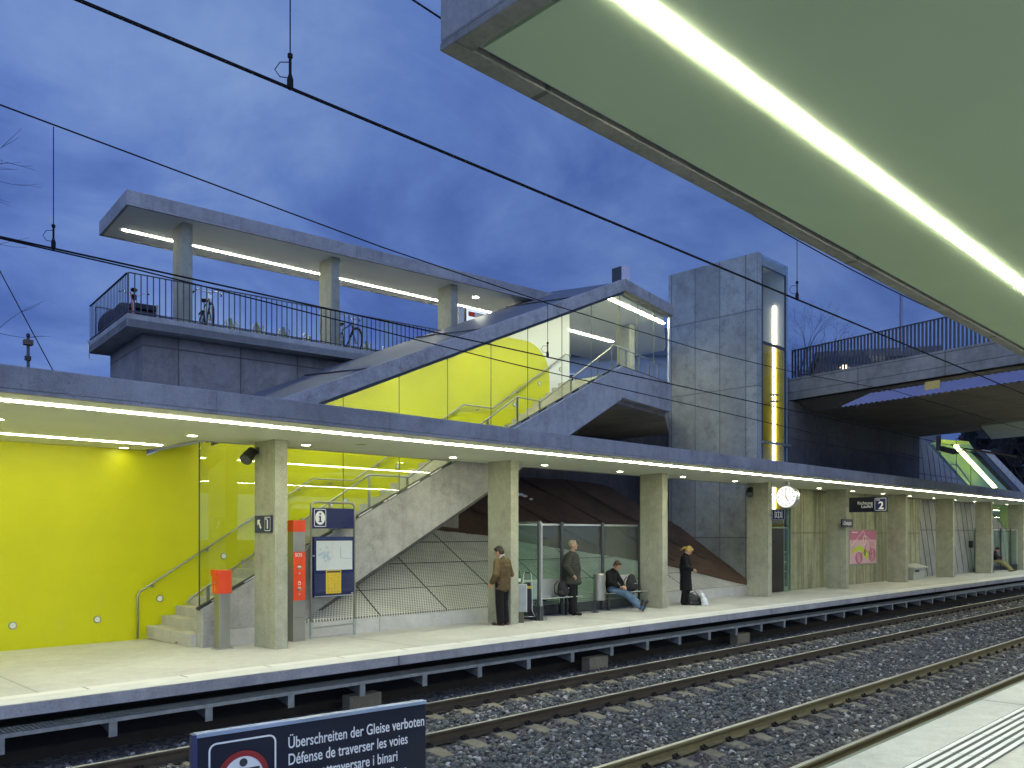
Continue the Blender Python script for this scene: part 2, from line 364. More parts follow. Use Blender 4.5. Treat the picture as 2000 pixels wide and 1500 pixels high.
def yellow_mat():
    m, nt, N, L, bs = base_mat('yellow_green_paint'); v = coords(N, L)
    n1 = noise(N, L, v, .8, 4); n2 = noise(N, L, v, 30, 4, .6)
    br = N.new('ShaderNodeTexBrick'); mp = coords(N, L, (1, 1, 1)); sw = N.new('ShaderNodeSeparateXYZ'); L.new(mp, sw.inputs[0]); cb = N.new('ShaderNodeCombineXYZ'); L.new(sw.outputs[0], cb.inputs[0]); L.new(sw.outputs[2], cb.inputs[1]); L.new(cb.outputs[0], br.inputs['Vector'])
    br.inputs['Scale'].default_value = 1; br.inputs['Brick Width'].default_value = 2.7; br.inputs['Row Height'].default_value = 1.32; br.inputs['Mortar Size'].default_value = .006
    col = mixc(N, L, rng(N, L, n1, .3, .7), (.555, .565, .004), (.63, .63, .005)); sm_ = rng(N, L, noise(N, L, coords(N, L, (1.6, 1, .5)), 1.5, 7, .7), .60, .74); col = mixc(N, L, mk(N, L, 'MULTIPLY', sm_, .16), col, (.62, .62, .22))
    L.new(col, bs.inputs['Base Color'])
    bs.inputs['Roughness'].default_value = .42; bs.inputs['Specular IOR Level'].default_value = .35
    h = mk(N, L, 'SUBTRACT', n2, mk(N, L, 'MULTIPLY', br.outputs['Fac'], .8)); bump(N, L, bs, h, .5, .004); return m
M_yellow = yellow_mat()
def perf_mat():
    m, nt, N, L, bs = base_mat('perforated_panel'); tc = N.new('ShaderNodeTexCoord'); sp = N.new('ShaderNodeSeparateXYZ'); L.new(tc.outputs['Object'], sp.inputs[0])
    a = .066; b = .057
    q = mk(N, L, 'DIVIDE', mk(N, L, 'MULTIPLY', sp.outputs[1], 1.19), b); row = mk(N, L, 'FLOOR', q)
    odd = mk(N, L, 'MULTIPLY', mk(N, L, 'MODULO', mk(N, L, 'ABSOLUTE', row), 2.0), .5)
    u = mk(N, L, 'SUBTRACT', mk(N, L, 'FRACT', mk(N, L, 'ADD', mk(N, L, 'DIVIDE', sp.outputs[0], a), odd)), .5); w = mk(N, L, 'SUBTRACT', mk(N, L, 'FRACT', q), .5)
    d2 = mk(N, L, 'ADD', mk(N, L, 'MULTIPLY', u, u), mk(N, L, 'MULTIPLY', w, w)); hole = mk(N, L, 'LESS_THAN', d2, .07)
    v = coords(N, L); n1 = noise(N, L, v, .9, 5, .6, .4)
    base = mixc(N, L, rng(N, L, n1, .35, .65), (.54, .54, .47), (.70, .70, .62)); col = mixc(N, L, hole, base, (.07, .07, .058))
    L.new(col, bs.inputs['Base Color']); bs.inputs['Roughness'].default_value = .55; bs.inputs['Metallic'].default_value = .1
    bump(N, L, bs, mk(N, L, 'SUBTRACT', 1.0, hole), .7, .01); return m
M_perf = perf_mat()
def earth_mat():
    m, nt, N, L, bs = base_mat('bark_earth'); v = coords(N, L); n1 = noise(N, L, v, 1.2, 6, .65, .6); n2 = noise(N, L, v, 22, 5, .7)
    f = mk(N, L, 'ADD', mk(N, L, 'MULTIPLY', rng(N, L, n1, .3, .7), .5), mk(N, L, 'MULTIPLY', rng(N, L, n2, .3, .7), .5))
    L.new(mixc(N, L, f, (.035, .022, .013), (.15, .088, .052)), bs.inputs['Base Color']); bs.inputs['Roughness'].default_value = .95; bump(N, L, bs, n2, 1, .03); return m
M_earth = earth_mat()
def ballast_mats():
    m, nt, N, L, bs = base_mat('ballast_stone'); g = N.new('ShaderNodeNewGeometry'); r = N.new('ShaderNodeValToRGB'); L.new(g.outputs['Random Per Island'], r.inputs[0])
    e = r.color_ramp.elements; e[0].color = (.030, .034, .038, 1); e[1].position = 1; e[1].color = (.55, .55, .52, 1)
    for p, c in ((.25, (.050, .058, .064)), (.5, (.085, .095, .10)), (.74, (.13, .14, .14)), (.86, (.12, .10, .075)), (.93, (.24, .25, .24))): k = e.new(p); k.color = (*c, 1)
    v = coords(N, L); n = noise(N, L, v, 40, 3); col = mixc(N, L, rng(N, L, n, .3, .7), r.outputs[0], (.35, .37, .38), 'MULTIPLY') if 0 else r.outputs[0]
    tc = N.new('ShaderNodeTexCoord'); sp = N.new('ShaderNodeSeparateXYZ'); L.new(tc.outputs['Object'], sp.inputs[0]); dmin = None
    for d in (9.83, 8.325, 5.83, 4.325, 11.25):   # iron dust beside the rails, the same brown below the platform edge
        q = mk(N, L, 'ABSOLUTE', mk(N, L, 'SUBTRACT', sp.outputs[1], d)); dmin = q if dmin is None else mk(N, L, 'MINIMUM', dmin, q)
    fr = mk(N, L, 'MULTIPLY', rng(N, L, dmin, .62, .12), rng(N, L, noise(N, L, coords(N, L), 1.3, 5, .65), .35, .65, .15, .75)); col = mixc(N, L, fr, col, (.075, .052, .035))
    L.new(col, bs.inputs['Base Color']); bs.inputs['Roughness'].default_value = .62
    m2, nt, N, L, bs = base_mat('ballast_ground'); v = coords(N, L); vo = N.new('ShaderNodeTexVoronoi'); vo.inputs['Scale'].default_value = 17; L.new(v, vo.inputs['Vector'])
    sp = N.new('ShaderNodeSeparateColor'); L.new(vo.outputs['Color'], sp.inputs[0])
    L.new(mixc(N, L, sp.outputs[0], (.022, .024, .028), (.13, .14, .15)), bs.inputs['Base Color']); bs.inputs['Roughness'].default_value = .9; bump(N, L, bs, vo.outputs['Distance'], 1, .04)
    return m, m2
M_stone, M_bground = ballast_mats()
M_ground = plain('dark_ground', (.045, .042, .035), .95, 0, .3, .6, .02)
# ================================================================== SETTING: ground, ballast bed, platforms
RT = -.60                                   # rail top
DA, DB, DC, DD = 9.83, 8.325, 5.83, 4.325   # rail lines
def ground():
    g = MB().poly([(-400, -400, -1.25), (400, -400, -1.25), (400, 400, -1.25), (-400, 400, -1.25)]); g.build('ground', M_ground, kind='structure')
    b = MB(); xs = [-14, 140]; prof = [(-6, -.86), (3.3, -.86), (3.6, -.80), (5.1, -.775), (7.1, -.80), (9.1, -.775), (10.5, -.80), (11.0, -.86), (11.9, -.88)]
    vs = [(x, y, z) for x in xs for y, z in prof]; n = len(prof)
    b.add(vs, [(i, i + 1, n + i + 1, n + i) for i in range(n - 1)]); b.build('ballast_bed', M_bground, kind='structure')
ground()
def ballast():
    rs = np.random.RandomState(5)
    bm = bmesh.new(); bmesh.ops.create_icosphere(bm, subdivisions=1, radius=1.0)
    bv = np.array([v.co[:] for v in bm.verts]); bf = np.array([[v.index for v in f.verts] for f in bm.faces]); bm.free()
    protos = []
    for k in range(14):
        q = bv * (1 + rs.uniform(-.34, .22, (len(bv), 1))); q *= np.array([rs.uniform(.8, 1.35), rs.uniform(.7, 1.05), rs.uniform(.5, .85)]); protos.append(q)
    P = []; 
    def zone(x0, x1, dens, size):
        n = int((x1 - x0) * 7.9 * dens); x = rs.uniform(x0, x1, n); y = rs.uniform(3.15, 11.05, n); s = rs.uniform(.6, 1.25, n) * size
        z = np.interp(y, [3.3, 3.6, 5.1, 7.1, 9.1, 10.5, 11.05], [-.86, -.80, -.775, -.79, -.775, -.80, -.87])
        # heaped between the sleepers, swept clear at the rail feet and sleeper heads
        fx = np.abs(((x + .3) % .6) - .3); keep = np.ones(n, bool)
        for d, side in ((DA, 1), (DB, 1), (DC, 1), (DD, 1)):
            near = np.abs(y - d); keep &= ~((near < .13)); keep &= ~((near < .50) & (fx < .13) & (y < d + .30))
        cr = np.interp(np.abs(y - 9.08), [0, .45, .75], [.03, .015, 0]) + np.interp(np.abs(y - 5.08), [0, .45, .75], [.0, .0, 0])
        z = z + cr + rs.uniform(-.022, .022, n)
        # keep only what the camera could see, with a margin
        Z = x * C + y * S; X = x * S - y * C; u = CX + F * X / np.maximum(Z, .3); keep &= (u > -260) & (u < 2300)
        P.append(np.stack([x, y, z, s], 1)[keep])
    zone(.8, 9, 520, .036); zone(9, 18, 420, .038); zone(18, 34, 230, .045); zone(34, 64, 90, .060)
    P = np.concatenate(P); n = len(P); nv = len(bv); nf = len(bf)
    V = np.empty((n, nv, 3)); ang = rs.uniform(0, 2 * np.pi, n); tl = rs.uniform(-.7, .7, (n, 2)); pk = rs.randint(0, 14, n)
    for k in range(14):
        i = np.where(pk == k)[0]; q = protos[k][None] * P[i, 3][:, None, None]
        a = tl[i, 0][:, None]; ca, sa = np.cos(a), np.sin(a); yv = q[:, :, 1] * ca - q[:, :, 2] * sa; zv = q[:, :, 1] * sa + q[:, :, 2] * ca
        a = tl[i, 1][:, None]; ca, sa = np.cos(a), np.sin(a); xv = q[:, :, 0] * ca - zv * sa; zv = q[:, :, 0] * sa + zv * ca
        a = ang[i][:, None]; ca, sa = np.cos(a), np.sin(a)
        V[i, :, 0] = xv * ca - yv * sa + P[i, 0][:, None]; V[i, :, 1] = xv * sa + yv * ca + P[i, 1][:, None]; V[i, :, 2] = zv + P[i, 2][:, None]
    Fc = (bf[None] + (np.arange(n) * nv)[:, None, None]).reshape(-1, 3)
    me = bpy.data.meshes.new('ballast'); me.vertices.add(n * nv); me.vertices.foreach_set('co', V.reshape(-1)); me.loops.add(len(Fc) * 3); me.loops.foreach_set('vertex_index', Fc.reshape(-1).astype(np.int32))
    me.polygons.add(len(Fc)); me.polygons.foreach_set('loop_start', np.arange(0, len(Fc) * 3, 3, dtype=np.int32)); me.polygons.foreach_set('loop_total', np.full(len(Fc), 3, np.int32)); me.update(calc_edges=True); me.validate()
    me.materials.append(M_stone); o = bpy.data.objects.new('ballast', me); sc.collection.objects.link(o)
    tag(o, 'loose blue grey crushed stone ballast around the rails', 'ballast', kind='stuff')
ballast()
# far platform: slab falling slightly to the back
def pz(d): return -.014 * (d - 10.77)
def platforms():
    x0, x1 = -14, 140
    b = MB().prism([(x0, 10.775, -.152), (x0, 10.775, 0), (x0, 16.6, pz(16.6)), (x0, 16.6, -.152)], (x1 - x0, 0, 0)); b.build('platform', M_platform, kind='structure', bevel=.008)
    b = MB().box(x0, x1, 10.755, 10.772, -.148, -.002); b.build('platform_edge', M_edge, kind='structure')
    # pale safety line let into the surface, in 1.25 m lengths with small slots at the joints
    w = MB(); k = MB()
    x = x0
    while x < 90:
        w.add([(x, 11.16, pz(11.16) + .004), (x + 1.235, 11.16, pz(11.16) + .004), (x + 1.235, 11.41, pz(11.41) + .004), (x, 11.41, pz(11.41) + .004)], [(0, 1, 2, 3)]); 
        for j in range(9): yy = 11.175 + j * .026; k.add([(x - .012 + .004 * 0, yy, pz(yy) + .008), (x + .018, yy, pz(yy) + .008), (x + .018, yy + .013, pz(yy) + .008), (x - .012, yy + .013, pz(yy) + .008)], [(0, 1, 2, 3)])
        x += 1.25
    w.build('safety_line_marking', plain('safety_line_white', (.72, .72, .69), .6, 0, .06, 3), kind='structure'); k.build('safety_line_slots_marking', plain('slot_dark', (.10, .10, .09), .8), kind='structure')
    e = MB().add([(x0, 10.775, .003), (x1, 10.775, .003), (x1, 11.15, .003), (x0, 11.15, .003)], [(0, 1, 2, 3)]); e.build('platform_edge_surface', plain('edge_surface', (.64, .64, .62), .7, 0, .1, 3), kind='structure')
    # recessed base under the overhanging slab, in very dark brown
    b = MB().box(x0, x1, 11.6, 16.6, -1.25, -.156); b.build('platform_base', plain('dark_base', (.030, .026, .022), .95, 0, .3, 2), kind='structure')
    # near platform
    b = MB().prism([(-8, 3.17, -.17), (-8, 3.17, -.03), (-8, -7, .05), (-8, -7, -.17)], (120, 0, 0)); b.build('near_platform', M_nearplat, kind='structure', bevel=.006)
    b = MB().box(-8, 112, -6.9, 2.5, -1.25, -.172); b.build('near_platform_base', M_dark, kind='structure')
    b = MB().box(-8, 112, 3.172, 3.21, -.165, -.032); b.build('near_platform_edge', plain('edge_nosing', (.16, .18, .13), .6, .2, .1, 6), kind='structure')
    zt = lambda y: -.03 - (y - 3.17) * .00787
    d = MB(); y1, y0 = 2.70, 2.21
    d.add([(-8, y0, zt(y0) + .004), (112, y0, zt(y0) + .004), (112, y1, zt(y1) + .004), (-8, y1, zt(y1) + .004)], [(0, 1, 2, 3)]); d.build('tactile_base_marking', plain('tactile_base', (.09, .10, .085), .8, 0, .1, 8), kind='structure')
    t = MB(); n = 6; p = (y1 - y0) / n
    for i in range(n):
        ya = y0 + i * p + p * .27; yb = ya + p * .52; x = -8
        while x < 60:
            t.prism([(x, ya, zt(ya) + .0045), (x + .93, ya, zt(ya) + .0045), (x + .93, yb, zt(yb) + .0045), (x, yb, zt(yb) + .0045)], (0, 0, .006)); x += .945
    t.build('tactile_strips_marking', plain('tactile_white', (.80, .80, .76), .55, 0, .05, 6), kind='structure')
platforms()
# ------------------------------------------------------------------ rails and sleepers
def rails():
    def prof(d):
        p = [(-.0625, -.15), (.0625, -.15), (.0625, -.140), (.013, -.118), (.0085, -.05), (.034, -.038), (.036, -.008), (.028, 0), (-.028, 0), (-.036, -.008), (-.034, -.038), (-.0085, -.05), (-.013, -.118), (-.0625, -.140)]
        return [(-13, d + a, RT + b) for a, b in p]
    names = {DA: 'rail of the far track nearest the lit platform', DB: 'rail of the far track beside the middle ballast', DC: 'rail of the near track beside the middle ballast, with a bright head', DD: 'rail of the near track half hidden by the near platform edge'}
    for d in (DA, DB, DC, DD):
        t = T('rail', 'brown steel ' + names[d], 'rail', (40, d, RT - .15), group='running rails')
        MB().prism(prof(d), (130, 0, 0)).build('rail_body', M_railside if d > 7 else M_railside_lit, t)
        MB().box(-13, 117, d - .026, d + .026, RT - .001, RT + .003).build('running_surface', M_railhead, t)
    def sleeper():
        t = T('sleeper', 'grey concrete sleeper bedded in ballast under the rails', 'sleeper', (0, 0, -.77), rz=0, group='concrete sleepers')
        s = MB(); secs = [(-1.22, .10, .03), (-1.0, .11, .0), (-.62, .12, .0), (-.3, .095, -.045), (0, .09, -.05), (.3, .095, -.045), (.62, .12, .0), (1.0, .11, .0), (1.22, .10, .03)]
        vs = []
        for y, w, dz in secs:
            dz = -abs(dz); vs += [(-w - .03, y, -.17), (w + .03, y, -.17), (w, y, .012 + dz), (-w, y, .012 + dz)]
        fs = [(i * 4 + k, i * 4 + (k + 1) % 4, (i + 1) * 4 + (k + 1) % 4, (i + 1) * 4 + k) for i in range(len(secs) - 1) for k in range(4)] + [(3, 2, 1, 0), (32, 33, 34, 35)]
        s.add(vs, fs).build('sleeper_block', M_sleeper, t, bevel=.012)
        for yc in (-.7525, .7525):
            for sg in (-1, 1):
                c = MB(); y = yc + sg * .085
                c.box(-.055, .055, y - .03, y + .03, .012, .034); c.tube([(-.045, y + sg * .02, .035), (-.045, y - sg * .035, .052), (0, y - sg * .045, .05), (.045, y - sg * .035, .052), (.045, y + sg * .02, .035)], .009, 6); c.cyl((0, y, .03), (0, y, .078), .016, n=6)
                c.build('rail_clip', M_clip, t)
        return t
    s0 = sleeper(); k = 0
    for cen, xa, xb in (((DA + DB) / 2, 1.2, 62), ((DC + DD) / 2, .6, 42)):
        x = round(xa / .6) * .6
        while x < xb:
            o = s0 if k == 0 else copy_tree(s0); k += 1; o.location = (x, cen, -.762); o.rotation_euler = (0, 0, random.uniform(-.006, .006)); x += .6
    bpy.context.view_layer.update()
random.seed(3); rails()
# ------------------------------------------------------------------ cable walkway below the far platform edge
def walkway():
    x0, x1 = -3, 74; t = T('cable_walkway', 'galvanised grating walkway on brackets below the far platform edge', 'walkway', (30, 10.9, -.6))
    MB().box(x0, x1, 10.835, 10.86, -.385, -.335).build('edge_angle', M_galv, t)
    g = MB()
    x = x0
    while x < 34: g.box(x, x + .006, 10.86, 11.28, -.36, -.340); x += .05 if x < 14 else .1
    for i in range(9): y = 10.90 + i * .045; g.box(x0, x1, y, y + .004, -.362, -.3425)
    g.build('grating', M_galv, t)
    MB().box(x0, x1, 11.28, 11.6, -.375, -.345).build('trough_cover', plain('trough_cover', (.10, .10, .06), .8), t)
    xs = [2.45 + .0 - 4.92 + 1.23 * i for i in range(60)]
    first = None
    for x in xs:
        if x > 72: break
        if first is None:
            m = MB().box(x - .05, x + .05, 10.845, 10.853, -.57, -.387); m.box(x - .004, x + .004, 10.853, 11.6, -.45, -.387)
            m.prism([(x - .005, 10.853, -.57), (x - .005, 10.853, -.45), (x - .005, 11.5, -.45)], (.01, 0, 0)); first = m.build('bracket', M_galv, t); px = x
        else:
            c = first.copy(); sc.collection.objects.link(c); c.location.x += x - px
    for i, (px_, lbl) in enumerate(((710, 'squat concrete block under the walkway beside the prohibition sign'), (1165, 'squat concrete block under the walkway below the sitting man'), (1448, 'concrete block under the walkway below the platform clock'))):
        p = onY(px_, 1300, 11.05); m = MB().box(p.x - .3, p.x + .3, 10.98, 11.2, -.9, -.58)
        m.build('concrete_block', M_sleeper, None, bevel=.01, label=lbl, cat='block', group='concrete blocks under the walkway')
walkway()
# ================================================================== FAR PLATFORM CANOPY, columns, lights
SZ = 3.57
def canopies():
    t = T('platform_canopy', 'long concrete canopy with white soffit over the far platform', 'canopy', (20, 12.4, SZ))
    m = MB().prism([(-14, 10.7, 3.868), (140, 10.7, 3.868), (140, 14.1, 3.868), (6.2, 14.1, 3.868), (6.2, 16.9, 3.868), (-14, 16.9, 3.868)], (0, 0, -.27)); m.build('slab', M_fascia, t, bevel=.012)
    MB().prism([(-14, 10.78, SZ), (140, 10.78, SZ), (140, 14.02, SZ), (6.12, 14.02, SZ), (6.12, 16.44, SZ), (-14, 16.44, SZ)], (0, 0, .026)).build('soffit', M_soffit, t)
    fr = MB().box(-14, 140, 10.7, 10.775, 3.556, 3.596); fr.box(6.2, 140, 14.03, 14.1, 3.56, 3.596); fr.box(6.13, 6.2, 14.03, 16.44, 3.56, 3.596); fr.build('drip_edge', M_fascia, t)
    a = MB().box(6.32, 6.42, 14.3, 14.5, 3.5, 3.57)
    def strip(x0, x1, y, w, z, mat, label, seg=1.5, gap=.005, name='light_strip', pr=.016):
        m = MB(); x = x0
        while x < x1 - .05: e = min(x + seg, x1); m.box(x, e - gap, y - w / 2, y + w / 2, z - pr, z + .004); x = e
        return m.build(name, mat, None, label=label, cat='ceiling light', group='continuous fluorescent light strips')
    strip(-14, 20.5, 11.43, .105, SZ, M_strip, 'long fluorescent strip along the front of the far platform ceiling, left of the clock')
    strip(20.5, 140, 11.43, .105, SZ, M_strip_dim, 'continuation of the platform ceiling strip to the right of the glass shelter')
    strip(-14, 6.02, 15.25, .075, SZ, M_strip_dim, 'short rear fluorescent strip in front of the yellow wall')
    # downlights
    d0 = T('downlight', 'round recessed downlight in the far platform ceiling', 'downlight', (0, 0, SZ), rz=0, group='round downlights of the platform ceiling')
    MB().lathe([(.0, -.006), (.078, -.006), (.078, .0)], n=18).build('lamp_lens', M_down, d0); MB().lathe([(.078, -.001), (.078, -.010), (.100, -.010), (.104, -.001)], n=18).build('trim_ring', M_alu, d0)
    xs = [(-2.4, 13.4), (.2, 13.4), (3.0, 13.4), (5.79, 13.42), (7.87, 13.38), (11.36, 13.38), (14.17, 13.38), (17.0, 13.38), (19.85, 13.38), (22.65, 13.38), (28.3, 13.38), (31.08, 13.38), (33.9, 13.38), (36.78, 13.38), (39.6, 13.38), (42.4, 13.38), (45.2, 13.38), (47.99, 13.38), (50.64, 13.38), (53.5, 13.38), (56.3, 13.38), ]
    for i, (x, y) in enumerate(xs): o = d0 if i == 0 else copy_tree(d0); o.location = (x, y, SZ)
    d1 = T('downlight', 'round recessed downlight close to the yellow wall in the left platform ceiling', 'downlight', (0, 0, SZ), rz=0, group='downlights along the yellow wall')
    MB().lathe([(.0, -.006), (.078, -.006), (.078, .0)], n=18).build('lamp_lens', M_down_soft, d1); MB().lathe([(.078, -.001), (.078, -.010), (.100, -.010), (.104, -.001)], n=18).build('trim_ring', M_alu, d1)
    for i, (x, y) in enumerate(((5.69, 16.2), (1.4, 16.2), (-2.2, 16.2))): o = d1 if i == 0 else copy_tree(d1); o.location = (x, y, SZ)
    MB().lathe([(0, -.004), (.1, -.004), (.1, .0)], (8.55, 12.62, SZ), 18).build('speaker_grille', plain('grille_green_grey', (.42, .44, .22), .7), None, label='small flat round grille set in the far platform ceiling', cat='speaker grille')
    # columns
    sp = 5.645; lab = ['concrete column with the platform 1 sign, left of the emergency pillar', 'concrete column behind the man in the brown jacket', 'concrete column behind the right end of the glass shelter', 'concrete column beside the platform clock and lift sign', 'concrete column carrying the direction sign with the number 2', 'concrete column just left of the pale grit bin', 'concrete column in front of the slanted retaining wall, right of the grit bin', 'concrete column at the left end of the far glass shelter', 'concrete column behind the far glass shelter at the photo edge', 'concrete column beyond the far glass shelter']
    for i in range(-2, 12):
        x = 7.05 + sp * i
        m = MB().prism([(x, 13.0, -.05), (x + .24, 13.0, -.05), (x + .24, 13.74, -.06), (x, 13.74, -.06)], (0, 0, SZ + .05 + .06))
        m.build('column', M_column, None, bevel=.008, label=lab[min(i, 9)] if i >= 0 else 'concrete column outside the left edge of the view', cat='column', group='concrete columns of the far platform')
    # near canopy above the viewer
    z = 3.70; d = 2.335
    t = T('near_canopy', 'concrete canopy overhead with a pale green soffit, seen from below', 'canopy', (20, 0, z))
    m = MB().box(1.92, 120, -6, d, z + .03, z + .42); m.build('slab', M_fascia, t, bevel=.01)
    m = MB().box(1.92, 120, d - .085, d, z, z + .03); m.box(1.92, 2.005, -6, d - .085, z, z + .03); m.build('drip_edge', M_bridge, t, bevel=.004)
    MB().box(2.03, 120, -6, d - .115, z + .008, z + .03 - .001).build('soffit', M_soffit_near, t)
    strip(2.02 + .04, 110, 1.673, .068, z + .008, M_strip_near, 'bright fluorescent strip overhead in the near canopy soffit', 1.5, .0, pr=.004)
canopies()
# ================================================================== YELLOW WALL, STAIR, GLASS
RSL = .432
def roof_z(x): return 4.54 + RSL * (x - 7.94)       # top of the sloping roof at its front edge
def para_z(x): return .63 + .503 * (x - 6.31)       # top of the sloping concrete stringer
def str_low(x): return 1.0 + .542 * (x - 9.55)
def stair():
    YW = 16.45
    # --- wall
    t = T('yellow_wall', 'tall bright yellow green painted wall behind the stair and the left platform', 'wall', (4, YW, -.1))
    top = lambda x: roof_z(x) - .30
    MB().prism([(-14, YW, -.12), (6.0, YW, -.12), (18.5, YW, 6.1), (18.5, YW, 8.6), (17.9, YW, top(17.9) if top(17.9) < 8.6 else 8.6), (6.2, YW, top(6.2)), (6.2, YW, 3.59), (-14, YW, 3.59)], (0, .14, 0)).build('wall', M_white, t)
    pts = [(-14, YW - .004, -.1), (6.3, YW - .004, -.1), (17.63, YW - .004, 5.6), (17.63, YW - .004, 6.5)]
    for k in range(9): a = R(90) * k / 8; pts.append((17.63 - 1.0 * (1 - math.cos(a)), YW - .004, 6.5 + .9 * math.sin(a)))
    pts += [(15.4, YW - .004, 7.36), (13.9, YW - .004, top(13.9) - .01), (6.2, YW - .004, top(6.2) - .02), (6.2, YW - .004, 3.565), (-14, YW - .004, 3.565)]
    MB().poly(pts).build('yellow_coat', M_yellow, t)
    # --- steps: three flights of .175 x .275 with two landings
    fl = [(6.2, 0.0, 13, 9.8), (10.8, 2.30, 12, 14.25), (15.3, 4.43, 11, 18.25)]
    t = T('staircase', 'pale concrete stair with two landings rising to the bridge deck', 'stairs', (12, 15.4, -.05))
    st = MB(); zt = 0
    def sx(k, x0, n, x1): return x0 + (x1 - x0) * k / n
    for fi, (x0, z0, n, x1) in enumerate(fl):
        z1 = (2.30, 4.43, 6.37)[fi]; rise = (z1 - z0) / n; lx = (10.8, 15.3, 18.4)[fi]
        for k in range(n):
            a = sx(k, x0, n, x1); b = sx(k + 1, x0, n, x1) if k < n - 1 else lx; z = z0 + rise * (k + 1)
            ss = .9 if fi == 0 and k < 4 else 0
            st.box(a, b, 14.5 if a > 6.3 else 14.45, YW - .006, -.06 if fi == 0 and k < 6 else z - .42, z)
    st.build('steps', M_step, t, bevel=.006)
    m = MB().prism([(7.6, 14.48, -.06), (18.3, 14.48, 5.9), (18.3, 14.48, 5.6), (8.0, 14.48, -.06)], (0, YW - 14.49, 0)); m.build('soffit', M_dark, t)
    m = MB(); m.prism([(6.31, 14.2, -.06), (6.31, 14.2, para_z(6.31)), (18.15, 14.2, para_z(18.15)), (18.15, 14.2, 5.66), (9.55, 14.2, 1.0), (7.7, 14.2, -.06)], (0, .26, 0)); m.build('stringer', M_parapet, t, bevel=.01)
    # handrails
    def handrail(pts, posts, wall, name):
        m = MB(); m.tube(pts, .021, 10); o = m.build(name, M_steel, t, smooth=True)
        for p in posts:
            q = MB()
            if wall: q.tube([(p[0], p[1], p[2] - .02), (p[0], p[1] + .0, p[2] - .08), (p[0], YW - .004, p[2] - .08)], .007, 6); q.cyl((p[0], YW - .012, p[2] - .08), (p[0], YW - .004, p[2] - .08), .03, n=10)
            else: q.box(p[0] - .03, p[0] + .03, p[1] - .008, p[1] + .008, p[3], p[2])
            q.build('rail_bracket' if wall else 'rail_post', M_steel, o)
    y = 16.36; zz = lambda a, b, u: a + (b - a) * u
    W = [(6.0, y, -.05), (6.0, y, .78), (6.06, y, .86), (9.8, y, 3.19), (10.85, y, 3.19), (14.25, y, 5.33), (15.3, y, 5.34), (18.25, y, 7.25), (18.45, y, 7.22)]
    br = [(6.3, y, 1.01), (7.4, y, 1.70), (8.5, y, 2.38), (9.5, y, 3.0), (10.3, y, 3.19), (11.6, y, 3.66), (12.9, y, 4.48), (14.8, y, 5.335), (16.3, y, 5.98), (17.6, y, 6.83)]
    handrail(W, br, True, 'wall_handrail')
    y = 14.62; G = [(6.2, y, .72), (6.3, y, .82), (10.1, y, 3.2), (11.15, y, 3.2), (14.5, y, 5.35), (15.35, y, 5.33), (18.3, y, 7.22)]
    def gz(x):
        for a, b in zip(G, G[1:]):
            if a[0] <= x <= b[0]: return a[2] + (b[2] - a[2]) * (x - a[0]) / (b[0] - a[0])
    def sz(x):
        for x0, z0, n, x1, z1 in ((6.2, 0, 13, 9.8, 2.30), (10.8, 2.30, 12, 14.25, 4.43), (15.3, 4.43, 11, 18.25, 6.37)):
            if x < x1 and x >= x0: return z0 + (z1 - z0) * (math.floor((x - x0) / (x1 - x0) * n) + 1) / n
        return 0 if x < 7 else (2.30 if x < 12 else (4.43 if x < 16 else 6.37))
    handrail(G, [(x, y, gz(x), sz(x)) for x in (6.6, 7.9, 9.15, 10.1, 11.1, 12.3, 13.5, 14.5, 15.3, 16.5, 17.6)], False, 'glass_side_handrail')
    # --- front glazing between stringer and roof band
    t = T('stair_glazing', 'frameless glass wall enclosing the long stair', 'glass wall', (12, 14.28, .6))
    js = [6.31, 7.8, 9.26, 10.65, 11.99, 13.32, 14.55, 15.8, 16.96, 18.1]
    for a, b in zip(js, js[1:]):
        tz = lambda x: min(roof_z(x) - .30, 8.66) if x > 7.6 else 3.9
        m = MB().prism([(a + .006, 14.30, para_z(a) + .05), (b - .006, 14.30, para_z(b) + .05), (b - .006, 14.30, tz(b)), (a + .006, 14.30, tz(a))], (0, .012, 0)); m.build('glass_pane', M_glass, t)
    for a in js[1:]: MB().box(a - .006, a + .006, 14.298, 14.314, para_z(a) + .06, (min(roof_z(a) - .3, 8.66) if a > 7.6 else 3.57)).build('joint_seal', plain('seal_grey', (.20, .21, .10), .5) if 'seal_grey' not in MATS else MATS['seal_grey'], t)
    MB().box(6.29, 6.31, 14.296, 14.316, .6, 3.57).build('edge_profile', M_frame, t)
    m = MB().bar((6.25, 14.30, para_z(6.25) + .03), (18.15, 14.30, para_z(18.15) + .03), .07, .05); m.build('clamp_channel', M_frame, t)
    x = 6.5
    while x < 18: MB().bar((x, 14.258, para_z(x) + .028), (x + .32, 14.258, para_z(x + .32) + .028), .016, .022).build('channel_slot', M_alu, t); x += .62
    # --- sloping roof with its concrete edge band
    t = T('stair_roof', 'sloping concrete roof over the stair with a dark membrane top', 'roof', (12, 15.5, 4))
    m = MB().prism([(6.45, 14.12, roof_z(6.45) - .33), (6.45, 14.12, roof_z(6.45)), (18.2, 14.12, roof_z(18.2)), (18.2, 14.12, roof_z(18.2) - .33)], (0, .26, 0)); m.build('edge_band', M_band, t, bevel=.01)
    m = MB().prism([(6.5, 14.16, roof_z(6.5) - .40), (6.5, 14.16, roof_z(6.5) - .335), (18.17, 14.16, roof_z(18.17) - .335), (18.17, 14.16, roof_z(18.17) - .40)], (0, .12, 0)); m.build('shadow_gap', M_frame, t)
